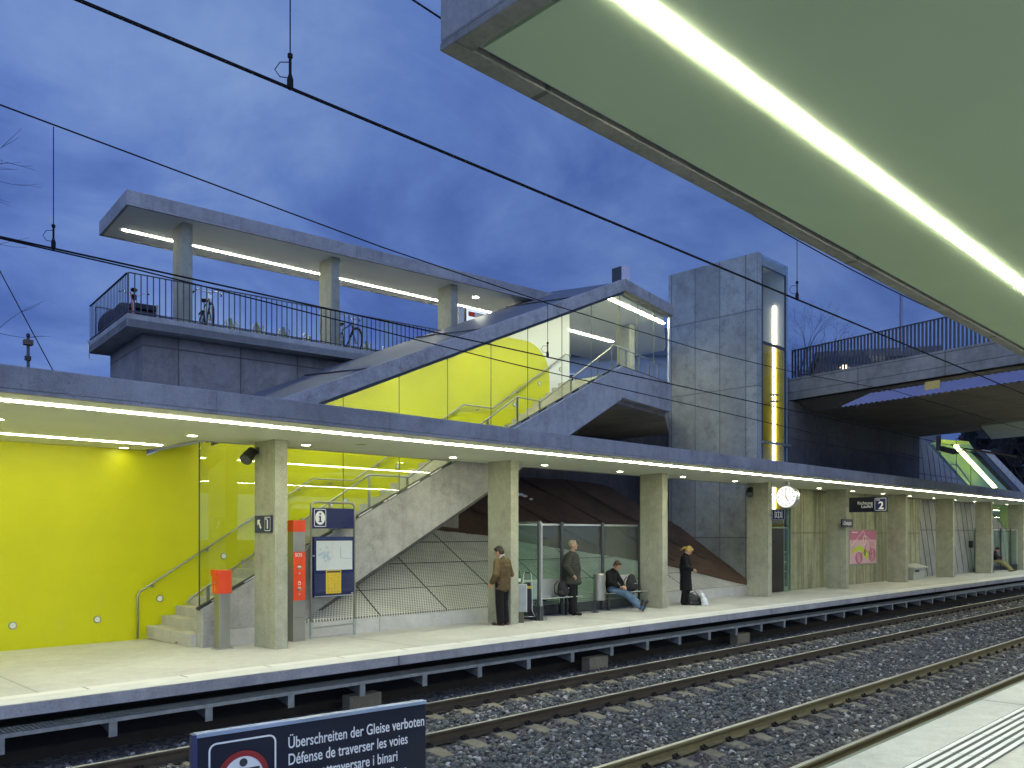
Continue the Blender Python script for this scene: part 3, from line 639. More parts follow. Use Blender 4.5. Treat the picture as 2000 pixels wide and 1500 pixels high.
    m = MB().prism([(6.4, 14.38, roof_z(6.4) - .30), (6.4, 14.38, roof_z(6.4) - .22), (18.2, 14.38, roof_z(18.2) - .22), (18.2, 14.38, roof_z(18.2) - .30)], (0, 2.5, 0)); m.build('ceiling', M_white, t)
    z = lambda x: 1.24 + .4365 * x
    q = [(6.8, 14.385, roof_z(6.8) - .05), (18.2, 14.385, roof_z(18.2) - .05), (18.25, 16.9, z(18.25) + .0), (6.8, 16.9, z(6.8))]
    MB().prism(q, (0, 0, -.12)).build('membrane', M_roof, t)
    s = MB()
    for x in (10.0, 13.2, 16.4):
        a = Vector((x, 14.39, roof_z(x) - .03)); b = Vector((x - .1, 16.88, z(x - .1) + .02)); s.bar(a, b, .05, .02)
    s.build('seams', M_frame, t)
    # --- lights along the stair
    m = MB(); x = 8.0
    while x < 17.6: m.bar((x, 15.0, roof_z(x) - .312), (x + 1.42, 15.0, roof_z(x + 1.42) - .312), .10, .016); x += 1.45
    m.build('light_strip', M_strip, None, label='sloping fluorescent strip under the roof of the long stair', cat='ceiling light', group='continuous fluorescent light strips')
    for i, (px, py) in enumerate([(25, 1222), (190, 1210), (312, 1169), (437, 1086)]):
        p = onY(px, py, YW - .006); wall_spot(p, ('round recessed wall light low on the yellow wall, at the photo left edge', 'round recessed wall light low on the yellow wall, left of the handrail end', 'round recessed wall light on the yellow wall beside the bottom steps', 'round recessed wall light on the yellow wall behind the glass edge')[i])
    for i, x in enumerate((9.0, 10.7, 12.2, 13.7, 14.9, 16.2, 17.2, 18.1)):
        wall_spot(Vector((x, YW - .006, sz(x) + .42)), 'round recessed wall light above the stair steps behind the glass')
    for i, x in enumerate((7.7, 9.9, 12.0, 14.6)):
        o = T('stair_downlight', 'round downlight in the sloping stair ceiling close to the yellow wall', 'downlight', (x, 16.0, roof_z(x) - .30), rz=0, group='downlights of the stair ceiling')
        MB().lathe([(.0, -.012), (.075, -.012), (.075, .02)], n=16).build('lamp_lens', M_down, o); MB().lathe([(.075, -.0), (.075, -.016), (.10, -.016), (.10, .0)], n=16).build('trim_ring', M_alu, o)
def wall_spot(p, label):
    t = T('wall_spot', label, 'wall light', p, rz=0, group='round spots set in the yellow wall')
    MB().lathe([(0, .0), (.045, .0), (.052, .004)], n=16, ax='y').xf(Matrix.Scale(-1, 4, (0, 1, 0))).build('lamp_lens', M_spot, t)
    MB().lathe([(.050, -.004), (.050, .010), (.066, .010), (.070, -.004)], n=20, ax='y').xf(Matrix.Scale(-1, 4, (0, 1, 0))).build('trim_ring', M_steel, t)
stair()
# ================================================================== UPPER DECK with cycle parking
DU = Vector((math.cos(R(5.3)), -math.sin(R(5.3)), 0)); DV = Vector((math.sin(R(5.3)), math.cos(R(5.3)), 0))
D0 = Vector((6.16, 17.37, 0))
def dk(u, v, z): p = D0 + DU * u + DV * v; return Vector((p.x, p.y, z))
def railing(t, A, B, z0, z1, sp, mat, bw=.014, bd=.03, top=(.045, .02), low=True):
    """A, B: ends; bars as separate parts copied from one."""
    A = Vector(A); B = Vector(B); L_ = (B - A).length; d = (B - A) / L_; n = int(L_ / sp)
    MB().bar(A + Vector((0, 0, z1)), B + Vector((0, 0, z1)), top[0], top[1]).build('top_rail', mat, t)
    if low: MB().bar(A + Vector((0, 0, z0 + .06)), B + Vector((0, 0, z0 + .06)), .03, .02).build('bottom_rail', mat, t)
    p = A; first = MB().bar(p + Vector((0, 0, z0 + .0)), p + Vector((0, 0, z1 - .01)), bw, bd, up=d).build('baluster', mat, t)
    for i in range(1, n + 1):
        c = first.copy(); sc.collection.objects.link(c); c.location = d * (L_ / n * i)
def deck():
    t = T('bridge_deck', 'concrete deck slab with an upturned edge carrying the cycle parking', 'deck', (12, 18, 6.1))
    m = MB().prism([dk(8.2, 0, 6.15), dk(0, 0, 6.15), dk(0, 3.32, 6.15), dk(19.2, 3.32, 6.15), (25.25, 17.7, 6.15), (24.9, 17.4, 6.15), (21.4, 15.1, 6.15), (18.42, 14.6, 6.15), (18.42, 16.62, 6.15), (14.2, 16.62, 6.15)], (0, 0, .15)); m.build('slab', M_edge, t)
    e = MB().prism([dk(0, 0, 6.145), dk(8.6, 0, 6.145), dk(8.6, .22, 6.145), dk(.22, .22, 6.145), dk(.22, 3.32, 6.145), dk(0, 3.32, 6.145)], (0, 0, .26)); e.build('edge_upstand', M_parapet, t, bevel=.01)
    w = T('abutment_block', 'formwork marked concrete block under the cycle parking deck', 'concrete wall', (9, 19, -1))
    m = MB().prism([dk(.42, .46, -1), dk(.42, 3.1, -1), dk(8.5, 3.1, -1), dk(8.5, .46, -1)], (0, 0, 7.14)); m.build('wall', M_retain, w)
    m = MB().prism([(14.2, 20.0, -1), (14.2, 20.3, -1), (30, 20.3, -1), (30, 20.0, -1)], (0, 0, 7.14)); m.build('rear_wall', M_dark, None, label='dark concrete wall in the void behind the earth bank', cat='wall')
    t = T('deck_railing', 'thin vertical bar railing along the front of the cycle deck', 'railing', dk(6, 0, 6.4)); railing(t, dk(.04, .05, 0), dk(8.5, .05, 0), 6.40, 7.24, .12, M_rail_bar, .009, .022, (.04, .016))
    t = T('deck_railing', 'thin vertical bar railing on the left end of the cycle deck', 'railing', dk(0, 1.6, 6.4)); railing(t, dk(.03, .10, 0), dk(.03, 3.28, 0), 6.40, 7.24, .12, M_rail_bar, .009, .022, (.04, .016))
    t = T('deck_railing', 'bar railing along the rear of the cycle deck against the sky', 'railing', dk(6, 3.2, 6.4)); railing(t, dk(.15, 3.26, 0), dk(11.5, 3.26, 0), 6.40, 7.24, .24, M_rail_bar, .010, .02)
    # landing parapet in front of the lift lobby
    a = Vector((18.15, 14.2, 0)); b = Vector((21.42, 14.84, 0)); n = Vector((-.19, .98, 0)) * .24
    t = T('landing_parapet', 'concrete parapet of the landing between the stair head and the lift tower', 'parapet', (19.7, 14.5, 5.7))
    m = MB().prism([a + Vector((0, 0, 5.70)), a + Vector((0, 0, 6.565)), b + Vector((0, 0, 6.565)), b + Vector((0, 0, 5.70))], n); m.build('wall', M_parapet, t, bevel=.01)
    m = MB().prism([(18.3, 14.48, 5.58), (18.3, 16.44, 5.58), (18.3, 20, 5.58), (25.25, 20, 5.58), (25.25, 17.7, 5.58), (24.8, 17.3, 5.58), (21.4, 15.08, 5.58)], (0, 0, .56)); m.build('landing_slab', M_retain, t)
    # glass of the lobby and the straight roof edge
    a2 = a + Vector((0, .10, 0)); b2 = b + Vector((0, .10, 0)); d = b2 - a2
    g = T('lobby_glazing', 'clear glass panes of the lobby between stair head and lift tower', 'glass wall', (19.7, 14.5, 6.6))
    for u0, u1 in ((0, .34), (.34, .67), (.67, 1)):
        p = a2 + d * u0; q = a2 + d * u1; m = MB().prism([p + Vector((.006, 0, 6.62)), q + Vector((-.006, 0, 6.62)), q + Vector((-.006, 0, 8.64)), p + Vector((.006, 0, 8.64))], (0, .012, 0)); m.build('glass_pane', M_glass, g)
    for u in (0, .34, .67): p = a2 + d * u; MB().box(p.x - .007, p.x + .007, p.y - .002, p.y + .014, 6.6, 8.64).build('joint_seal', MATS['seal_grey'], g)
    MB().box(b2.x - .03, b2.x + .03, b2.y - .03, b2.y + .03, 6.56, 8.64).build('end_profile', M_alu, g)
    MB().bar(a2 + Vector((0, 0, 6.59)), b2 + Vector((0, 0, 6.59)), .06, .05).build('clamp_channel', M_frame, g)
    r = T('lobby_handrail', 'steel handrail with flat posts inside the lobby glass', 'handrail', (19.7, 14.8, 6.4))
    n2 = Vector((-.19, .98, 0)) * .36; A = a + n2; B = b + n2; MB().tube([A + Vector((0.05, 0, 7.22)), B + Vector((0, 0, 7.22))], .021, 10).build('rail_tube', M_steel, r, smooth=True)
    for u in (.02, .28, .55, .75, .95): p = A + (B - A) * u; MB().box(p.x - .028, p.x + .028, p.y - .008, p.y + .008, 6.3, 7.21).build('rail_post', M_steel, r)
    rf = T('lobby_roof', 'flat concrete roof edge over the lobby meeting the sloping stair roof', 'roof', (19.7, 14.5, 8.6))
    e0 = a + Vector((.05, -.08, 0)); e1 = b + Vector((0.02, -.08, 0)); zz = roof_z(18.2)
    m = MB().prism([e0 + Vector((0, 0, 8.65)), e0 + Vector((0, 0, zz - .005)), e1 + Vector((0, 0, zz - .005)), e1 + Vector((0, 0, 8.65))], (-.05, .26, 0)); m.build('edge_band', M_band, rf, bevel=.01)
    m = MB().prism([(18.25, 14.5, 8.655), (21.3, 15.1, 8.655), (24.8, 17.45, 8.655), (25.2, 17.8, 8.655), (25.2, 20.6, 8.655), (18.35, 20.6, 8.655)], (0, 0, .25)); m.build('ceiling', M_white, rf)
    # strip lights of lobby and deck
    def strip(a, b, w, label):
        m = MB(); a = Vector(a); b = Vector(b); n = max(1, round((b - a).length / 1.5)); 
        for i in range(n): p = a + (b - a) * (i / n); q = a + (b - a) * ((i + .99) / n); m.bar(p, q, w, .012)
        m.build('light_strip', M_strip, None, label=label, cat='ceiling light', group='continuous fluorescent light strips')
    strip(onZ(1183, 580, 8.645), onZ(1297, 632, 8.645), .12, 'fluorescent strip behind the lobby glass at the stair head')
    strip(onZ(1112, 645, 8.645), onZ(1196, 668, 8.645), .11, 'fluorescent strip at the back of the lobby above the dark houses')
    strip(dk(.32, 1.62, 8.612), dk(11.4, 1.95, 8.612), .065, 'fluorescent strip in the soffit of the cycle parking roof')
    # deck canopy
    t = T('cycle_canopy', 'flat concrete roof on columns above the cycle parking deck', 'canopy', dk(6, 1.1, 8.6))
    m = MB().prism([dk(0, .03, 8.64), dk(12.3, .03, 8.64), dk(12.3, 2.3, 8.64), dk(0, 2.3, 8.64)], (0, 0, .27)); m.build('slab', M_fascia, t, bevel=.012)
    m = MB().prism([dk(.0, .03, 8.60), dk(12.3, .03, 8.60), dk(12.3, .09, 8.60), dk(.06, .09, 8.60), dk(.06, 2.24, 8.60), dk(12.3, 2.24, 8.60), dk(12.3, 2.3, 8.60), dk(0, 2.3, 8.60)], (0, 0, .042)); m.build('drip_edge', M_fascia, t)
    MB().prism([dk(.075, .105, 8.617), dk(12.28, .105, 8.617), dk(12.28, 2.225, 8.617), dk(.075, 2.225, 8.617)], (0, 0, .022)).build('soffit', M_white, t)
    for i, l in enumerate(('concrete column of the cycle roof, nearest its free end beside a bicycle', 'concrete column of the cycle roof standing behind the deck railing, left of the second bicycle', 'concrete column of the cycle roof next to the red and white sign', 'pale concrete column behind the lobby glass')):
        c = dk(1.22 + 3.49 * i, .34, 0); a = [c - DU * .03, c + DU * .19, c + DU * .19 + DV * .64, c - DU * .03 + DV * .64]
        if i == 3: a = [Vector((21.2, 16.3, 0)), Vector((21.48, 16.3, 0)), Vector((21.48, 16.8, 0)), Vector((21.2, 16.8, 0))]
        MB().prism([p + Vector((0, 0, 6.28)) for p in a], (0, 0, 2.34 if i < 3 else 2.37)).build('canopy_column', M_column, None, bevel=.008, label=l, cat='column', group='columns of the cycle roof')
    o = T('deck_downlight', 'bright round lamp in the cycle roof soffit near the red sign', 'downlight', dk(9.4, .9, 8.615), rz=0); MB().lathe([(0, -.01), (.085, -.01), (.085, .01)], n=16).build('lamp_lens', emitter('deck_lamp', (1, .98, .8), 120), o); MB().lathe([(.085, 0), (.085, -.014), (.11, -.014), (.11, 0)], n=16).build('trim_ring', M_alu, o)
    # red and white lit sign under the canopy
    p = onPl(930, 620, (DU.y * -1, DU.x, 0), (-DU.y * D0.x + DU.x * D0.y) + .75)
    t = T('lit_sign', 'small lit sign with a red panel under the cycle roof', 'sign', p, rz=-R(5.3))
    MB().box(-.40, .40, -.05, .05, -.45, .20).build('sign_frame', M_frame, t, bevel=.006); MB().box(-.37, .37, -.056, -.05, -.42, .17).build('lit_panel', M_signlit, t)
    MB().box(-.31, .25, -.062, -.0565, -.02, .11).build('red_field', M_red, t); m = MB().lathe([(0, -.0675), (.055, -.0675), (.055, -.0625)], (-.05, 0, .045), 20, 'y'); m.build('white_disc', M_signwhite, t); MB().box(-.05, .16, -.0665, -.0625, .0, .09).build('white_bar', M_signwhite, t)
    MB().box(-.62, -.46, -.05, .05, -1.6, .22).build('sign_post', M_white, t)
    # chimney-like box on the roof
    p = onY(1210, 548, 15.0); t = T('roof_vent', 'pale box shaped vent standing on the stair roof ridge', 'vent', (p.x, 15.0, roof_z(18.2)))
    MB().box(p.x, p.x + .36, 14.9, 15.3, roof_z(18.2) - .2, onY(1210, 519, 15.0).z).build('vent_box', plain('vent_paint', (.62, .60, .66), .6, 0, .06), t, bevel=.005)
    MB().box(p.x - .012, p.x, 14.93, 15.27, p.z - .2, onY(1210, 521, 15.0).z).build('dark_side', M_frame, t)  # flat dark sheet covering the left side of the vent
deck()
def rack(x):
    t = T('cycle_rack', 'pale loop of a bicycle rack standing on the cycle deck', 'bicycle rack', (0, 0, 0), rz=0, group='bicycle rack loops')
    MB().tube([(0, 0, 0), (0, 0, .30), (.03, 0, .40), (.09, 0, .43), (.13, 0, .36), (.15, 0, 0)], .018, 8).build('rack_loop', plain('rack_grey', (.62, .66, .62), .45, .3), t, smooth=True)
    MB().bar((.20, 0, .0), (.36, 0, .42), .05, .10).build('rack_arm', plain('rack_green', (.34, .40, .22), .5), t, bevel=.01)
    MB().box(-.1, .45, -.04, .04, 0, .03).build('base_plate', M_galv, t); return t
def bicycle(label, col):
    t = T('bicycle', label, 'bicycle', (0, 0, 0), rz=0, group='bicycles parked on the deck')
    fm = plain('bike_frame', col, .35, .4); rw = .34
    for x in (0, 1.05):
        w = MB(); w.tube([(x + rw * math.cos(a), 0, rw + rw * math.sin(a)) for a in np.linspace(0, 2 * math.pi, 28, endpoint=False)], .019, 7, closed=True); wo = w.build('wheel', M_black, t, smooth=True)
        r = MB(); r.tube([(x + (rw - .03) * math.cos(a), 0, rw + (rw - .03) * math.sin(a)) for a in np.linspace(0, 2 * math.pi, 28, endpoint=False)], .010, 6, closed=True); r.build('rim', M_alu, wo, smooth=True)
        s = MB()
        for k in range(16): a = 2 * math.pi * k / 16; s.cyl((x, .02 * (-1) ** k, rw), (x + (rw - .03) * math.cos(a), 0, rw + (rw - .03) * math.sin(a)), .0022, n=4)
        s.cyl((x, -.05, rw), (x, .05, rw), .02, n=10); s.build('spokes', M_steel, wo)
        f = MB(); f.tube([(x + (rw + .03) * math.cos(a), 0, rw + (rw + .03) * math.sin(a)) for a in np.linspace(R(20), R(170), 12)], .016, 6); f.build('mudguard', M_black, t, smooth=True)
    bb = (.44, 0, .29); st = (.30, 0, .80); hd = (.86, 0, .84); hl = (.92, 0, .62)
    m = MB()
    for a, b, r in ((bb, st, .016), (st, hd, .015), (bb, hl, .019), (hd, hl, .019), ((0, 0, rw), bb, .011), ((0, 0, rw), st, .010), (hl, (1.05, 0, rw), .013)): m.cyl(a, b, r, n=10)
    m.build('frame', fm, t, smooth=True)
    m = MB().cyl(st, (.27, 0, .93), .013, n=8); m.build('seat_post', M_steel, t); m = MB().ell((.25, 0, .96), (.14, .075, .035)); m.ell((.36, 0, .955), (.07, .025, .022)); m.build('saddle', M_black, t, smooth=True, remesh=.01)
    m = MB().cyl(hd, (.83, 0, 1.0), .014, n=8); m.tube([(.72, -.29, 1.02), (.78, -.22, 1.06), (.84, -.1, 1.01), (.84, .1, 1.01), (.78, .22, 1.06), (.72, .29, 1.02)], .012, 8); m.build('handlebar', M_alu, t, smooth=True)
    m = MB()
    for s_ in (-1, 1): m.cyl((.72, .29 * s_, 1.02), (.63, .30 * s_, 1.0), .017, n=8)
    m.build('grip', M_black, t); m = MB().lathe([(0, .05), (.05, .05), (.055, .0), (.03, -.03)], (.93, 0, .86), 12, 'x'); m.build('headlight', M_alu, t)
    m = MB().box(.36, .52, .04, .055, .27, .31); m.lathe([(0, -.004), (.09, -.004), (.09, .004), (0, .004)], (.44, .045, .29), 20, 'y'); m.bar((.44, .06, .29), (.52, .06, .16), .012, .02); m.bar((.44, -.06, .29), (.36, -.06, .42), .012, .02); m.box(.48, .57, .06, .15, .145, .165); m.box(.31, .40, -.15, -.06, .41, .43); m.build('crank', M_steel, t)
    m = MB().bar((-.2, 0, .74), (.2, 0, .74), .10, .012); m.cyl((-.1, .05, .74), (0, .05, .36), .005, n=5); m.cyl((-.1, -.05, .74), (0, -.05, .36), .005, n=5); m.build('carrier', M_black, t); return t
def deck_things():
    k0 = rack(0)
    for i, px in enumerate((437, 465, 492, 516, 543, 566, 592, 668, 705, 725, 748)):
        o = k0 if i == 0 else copy_tree(k0); p = onPl(px, 640, (-DU.y, DU.x, 0), -DU.y * D0.x + DU.x * D0.y + .55); o.location = (p.x, p.y, 6.30); o.rotation_euler = (0, 0, R(-5.3 + (180 if i % 2 else 0) + 40))
    a = bicycle('dark bicycle with chrome handlebar beside the first column of the cycle deck', (.02, .022, .03)); a.location = dk(1.98, 1.45, 6.30); a.rotation_euler = (0, R(0), R(-104))
    b = copy_tree(a); b.location = dk(5.38, 1.4, 6.30); b.rotation_euler = (0, 0, R(-98)); b['label'] = 'dark bicycle beside the second column of the cycle deck'
    c = copy_tree(a); c.location = dk(.42, 1.1, 6.30); c.rotation_euler = (0, 0, R(70)); c['label'] = 'dark bicycle behind the railing at the left end of the cycle deck'
    p = dk(.22, .55, 6.30); t = T('slatted_crate', 'black slatted crate behind the corner of the deck railing', 'crate', p, rz=R(-5.3))
    for k in range(3): MB().box(0, .55, 0, .35, .05 + k * .16, .17 + k * .16).build('crate_tier', M_black, t, bevel=.02)
    m = MB()
    for x in (.03, .52): m.box(x - .02, x + .02, -.02, .0, 0, .5)
    m.build('crate_post', M_galv, t)
    q = dk(.2, .28, 6.3); m = MB().cyl(q, q + Vector((-.06, 0, .62)), .018, .012, n=8); m.build('marker_pole', plain('pole_orange', (.70, .16, .05), .5), None, label='thin orange and white pole leaning in the deck railing corner', cat='pole')
    q = dk(.35, 2.2, 6.3); m = MB().ell(q + Vector((.0, 0, .32)), (.35, .75, .38)); m.ell(q + Vector((0, -.4, .55)), (.18, .3, .22)); m.build('dark_cover', plain('tarp', (.025, .025, .03), .7, 0, .2, 5, .01), None, remesh=.04, sm=3, label='dark covered bundle behind the left end railing of the deck', cat='covered bundle')
    m = MB().tube([dk(-.03, 3.2, 6.42), dk(-.03, 3.16, 6.3), dk(-.03, 3.1, 6.0), dk(-.03, 2.9, 5.93)], .012, 6); m.build('drain_hose', M_alu, None, smooth=True, label='thin pale hose hanging over the left corner of the deck edge', cat='hose')
deck_things()
# ================================================================== EARTH BANK with perforated panels
def bank():
    K = .65; zz = lambda d: .25 + K * (d - 14.2)
    t = T('kerb_wall', 'low pale concrete kerb wall at the foot of the perforated bank', 'low wall', (16, 14.2, -.06))
    MB().prism([(6.6, 14.1, -.06), (6.6, 14.1, .235), (24.9, 14.1, .255), (24.9, 14.1, -.06)], (0, .12, 0)).build('wall', M_platform, t, bevel=.008)
    up = [(8.5, 17.5), (13.6, 17.02), (15.4, 16.75), (17.3, 16.28), (19.6, 15.8), (20.7, 15.55), (21.8, 15.28), (24.7, 14.24)]
    pts = [(8.3, 14.225, zz(14.225)), (24.7, 14.225, zz(14.225))] + [(x, y, zz(y)) for x, y in up[::-1][1:-1]] + [(11.6, 17.2, zz(17.2)), (11.6, 16.5, zz(16.5))]
    t = T('perforated_bank', 'sloping bank of perforated pale panels behind the glass shelter', 'panel slope', (14, 15.5, .2))
    MB().prism(pts, (0, 0, -.03)).build('panels', M_perf, t)
    j = MB(); n = Vector((0, -K, 1)).normalized()
    for pa, pb in (((688, 1135), (745, 1205)), ((770, 1081), (876, 1194)), ((838, 1034), (996, 1184)), ((962, 1049), (1100, 1174)), ((1085, 1072), (1200, 1164)), ((1302, 1122), (1345, 1152))):
        a = onPl(*pa, (0, -K, 1), .25 - K * 14.2); b = onPl(*pb, (0, -K, 1), .25 - K * 14.2); b.y = max(b.y, 14.23); j.bar((a.x, a.y, zz(a.y) + .003), (b.x, b.y, zz(b.y) + .003), .028, .008, up=n)
    for ya, xa, xb in ((14.95, 9.3, 22.5), (15.75, 10.4, 19.6), (16.5, 11.6, 16.3)): j.bar((xa, ya, zz(ya) + .002), (xb, ya, zz(ya) + .002), .022, .006, up=n)
    j.build('panel_joints', plain('joint_dark', (.06, .06, .05), .8), t)
    # earth body: grid
    m = MB(); nx, ny = 60, 24; vs = []
    crest = [(6, 17.6), (12, 18.6), (16, 19.6), (19.5, 19.75), (23.3, 19.7), (24.0, 19.5), (24.6, 18.5), (25.0, 17.6), (25.3, 17.5)]
    lo = [(6, 17.4), (8.5, 17.35)] + [(x, y - .03) for x, y in up[1:]] + [(25.3, 14.2)]
    for i in range(nx + 1):
        x = 11.7 + (25.25 - 11.7) * i / nx; y0 = np.interp(x, [p[0] for p in lo], [p[1] for p in lo]); y1 = np.interp(x, [p[0] for p in crest], [p[1] for p in crest]); y1 = max(y1, y0 + .02)
        for k in range(ny + 1):
            f = k / ny; y = y0 + (y1 - y0) * f; z = zz(y) + .015 + .09 * mnoise(Vector((x * .9, y * .9, 0))) * min(1, f * 5) + .03 * mnoise(Vector((x * 4, y * 4, 3)))
            vs.append((x, y, z))
    m.add(vs, [(i * (ny + 1) + k, (i + 1) * (ny + 1) + k, (i + 1) * (ny + 1) + k + 1, i * (ny + 1) + k + 1) for i in range(nx) for k in range(ny)])
    b = len(m.v); m.build('earth_bank', M_earth, None, smooth=True, kind='structure')
    w = MB()
    for (xa, ya), (xb, yb) in (((14.5, 19.0), (17.6, 16.5)), ((17.0, 19.4), (19.6, 16.0)), ((19.6, 19.6), (22.4, 15.4)), ((21.8, 19.6), (24.2, 15.4))): w.bar((xa, ya, zz(ya) + .06), (xb, yb, zz(yb) + .06), .06, .05, up=n)
    w.build('edging_boards', plain('old_timber', (.07, .045, .03), .9, 0, .3, 8), None, label='thin timber boards running down the brown earth bank', cat='boards')
    p = onPl(1013, 966, (0, -K, 1), .33 - K * 14.2); m = MB().ell(p, (.22, .12, .05)); m.ell(p + Vector((.16, -.12, -.05)), (.12, .06, .04)); m.ell(p + Vector((.3, -.25, -.14)), (.08, .06, .04)); m.build('paper_litter', M_paper, None, remesh=.03, label='pale scrap of litter lying on the brown earth bank', cat='litter')
bank()
# ================================================================== LIFT TOWER
def tower():
    x0, x1, y0, y1, zt = 25.32, 27.43, 14.1, 17.68, 11.4
    t = T('lift_tower', 'tall concrete lift tower with a glazed yellow lit shaft', 'lift tower', (26.4, 16, -.1))
    MB().box(x0, x0 + .25, y0, y1, -.1, zt).build('side_wall', M_tower, t, bevel=.006)
    MB().box(x1 - .22, x1, y0 + .06, y1, -.1, zt - .05).build('right_wall', M_white, t); MB().box(x0 + .25, x1 - .22, y1 - .25, y1, -.1, zt).build('rear_wall', M_white, t)
    MB().box(x0 + .25, x1 - .02, y0 + .06, y1, zt - .12, zt - .02).build('roof_slab', M_white, t)
    MB().box(x1 - .0, x1 + .012, y0 + .06, y1, -.1, zt - .06).build('outer_face', M_tower, t)
    xr = x1 - .224; pts = [(xr, y0 + .07, 0), (xr, y1 - .26, 0), (xr, y1 - .26, 8.7)] + [(xr, y0 + .52 - .42 * math.sin(R(90) * k / 8), 8.28 + .42 * math.cos(R(90) * k / 8)) for k in range(9)] + [(xr, y0 + .07, 8.1)]
    MB().poly(pts).build('golden_coat', plain('golden_paint', (.52, .40, .035), .5, 0, .06, 1), t)
    # front glazing
    yg = y0 + .012
    MB().box(x0 + .25, x0 + .33, yg, yg + .02, .0, zt - .02).build('glass_margin', M_glassb, t); m = MB().box(x1 - .18, x1, yg, yg + .02, .0, zt - .02); m.build('glass_margin', M_glassb, t); MB().box(x0 + .33, x1 - .18, yg, yg + .02, 11.0, zt - .02).build('glass_margin', M_glassb, t)
    MB().box(x0 - .02, x0 + .25, yg - .005, yg + .0, .0, zt).build('glass_margin', M_glassb, t)
    MB().box(x1, x1 + .012, y0 + .03, y0 + .30, 3.9, zt - .05).build('glass_margin', M_glassb, t)
    f = MB(); xa, xb = x0 + .33, x1 - .18; w = .03
    for xx in (xa, xb): f.box(xx - w / 2, xx + w / 2, yg - .015, yg + .03, 0, 11.0)
    for z, h in ((11.0, .03), (8.42, .10), (5.05, .06), (2.30, .05)): f.box(xa, xb, yg - .016, yg + .031, z - h / 2, z + h / 2)
    f.build('frame', M_frame, t); MB().box(x0 + .2, x1 + .05, yg - .10, yg - .017, 5.02, 5.09).build('ledge', M_galv, t)
    MB().box(xa + w / 2, xb - w / 2, yg, yg + .012, 2.33, 8.36).build('glass_pane', M_glass, t); MB().box(xa + w / 2, xb - w / 2, yg, yg + .012, 8.48, 10.98).build('glass_pane', M_glass, t)
    MB().box(xr - .06, xr - .004, y0 + .36, y0 + .45, 2.6, 10.0).build('light_tube', M_lift_tube, t)
    c = MB(); 
    for z in (6.62, 6.85): c.lathe([(.12, -.03), (.15, -.03), (.15, .03), (.12, .03)], (xr - .05, y0 + .40, z), 14)
    c.box(xr - .22, xr - .2, y0 + .3, y0 + .34, 6.4, 7.6); c.build('tube_clamp', M_steel, t)
    # door level
    d = T('lift_door', 'dark lift door leaf with a narrow green edged glass strip', 'lift door', (26.6, 14.05, -.05))
    MB().box(26.0, 26.9, 13.99, 14.05, -.04, 2.14).build('door_leaf', plain('door_bronze', (.035, .030, .024), .35, .5), d, bevel=.004)
    MB().box(26.93, 27.2, 14.02, 14.035, .12, 2.14).build('door_glass', M_glassg, d)
    m = MB().box(26.9, 26.93, 13.99, 14.06, -.04, 2.2); m.box(27.2, 27.24, 13.99, 14.06, -.04, 3.4); m.box(27.40, 27.47, 13.99, 14.08, -.04, 3.55); m.box(26.0, 27.24, 13.99, 14.06, 2.15, 2.2); m.box(26.93, 27.24, 13.99, 14.06, -.04, .12); m.build('door_frame', plain('green_steel', (.20, .30, .20), .4, .3), d)
    MB().box(27.25, 27.39, 14.0, 14.03, 0, 3.4).build('side_glass', M_glassg, d)
    for z in (.62, .95, 1.3): MB().box(26.95, 27.18, 14.045, 14.06, z, z + .05).build('door_bar', M_galv, d)
tower()
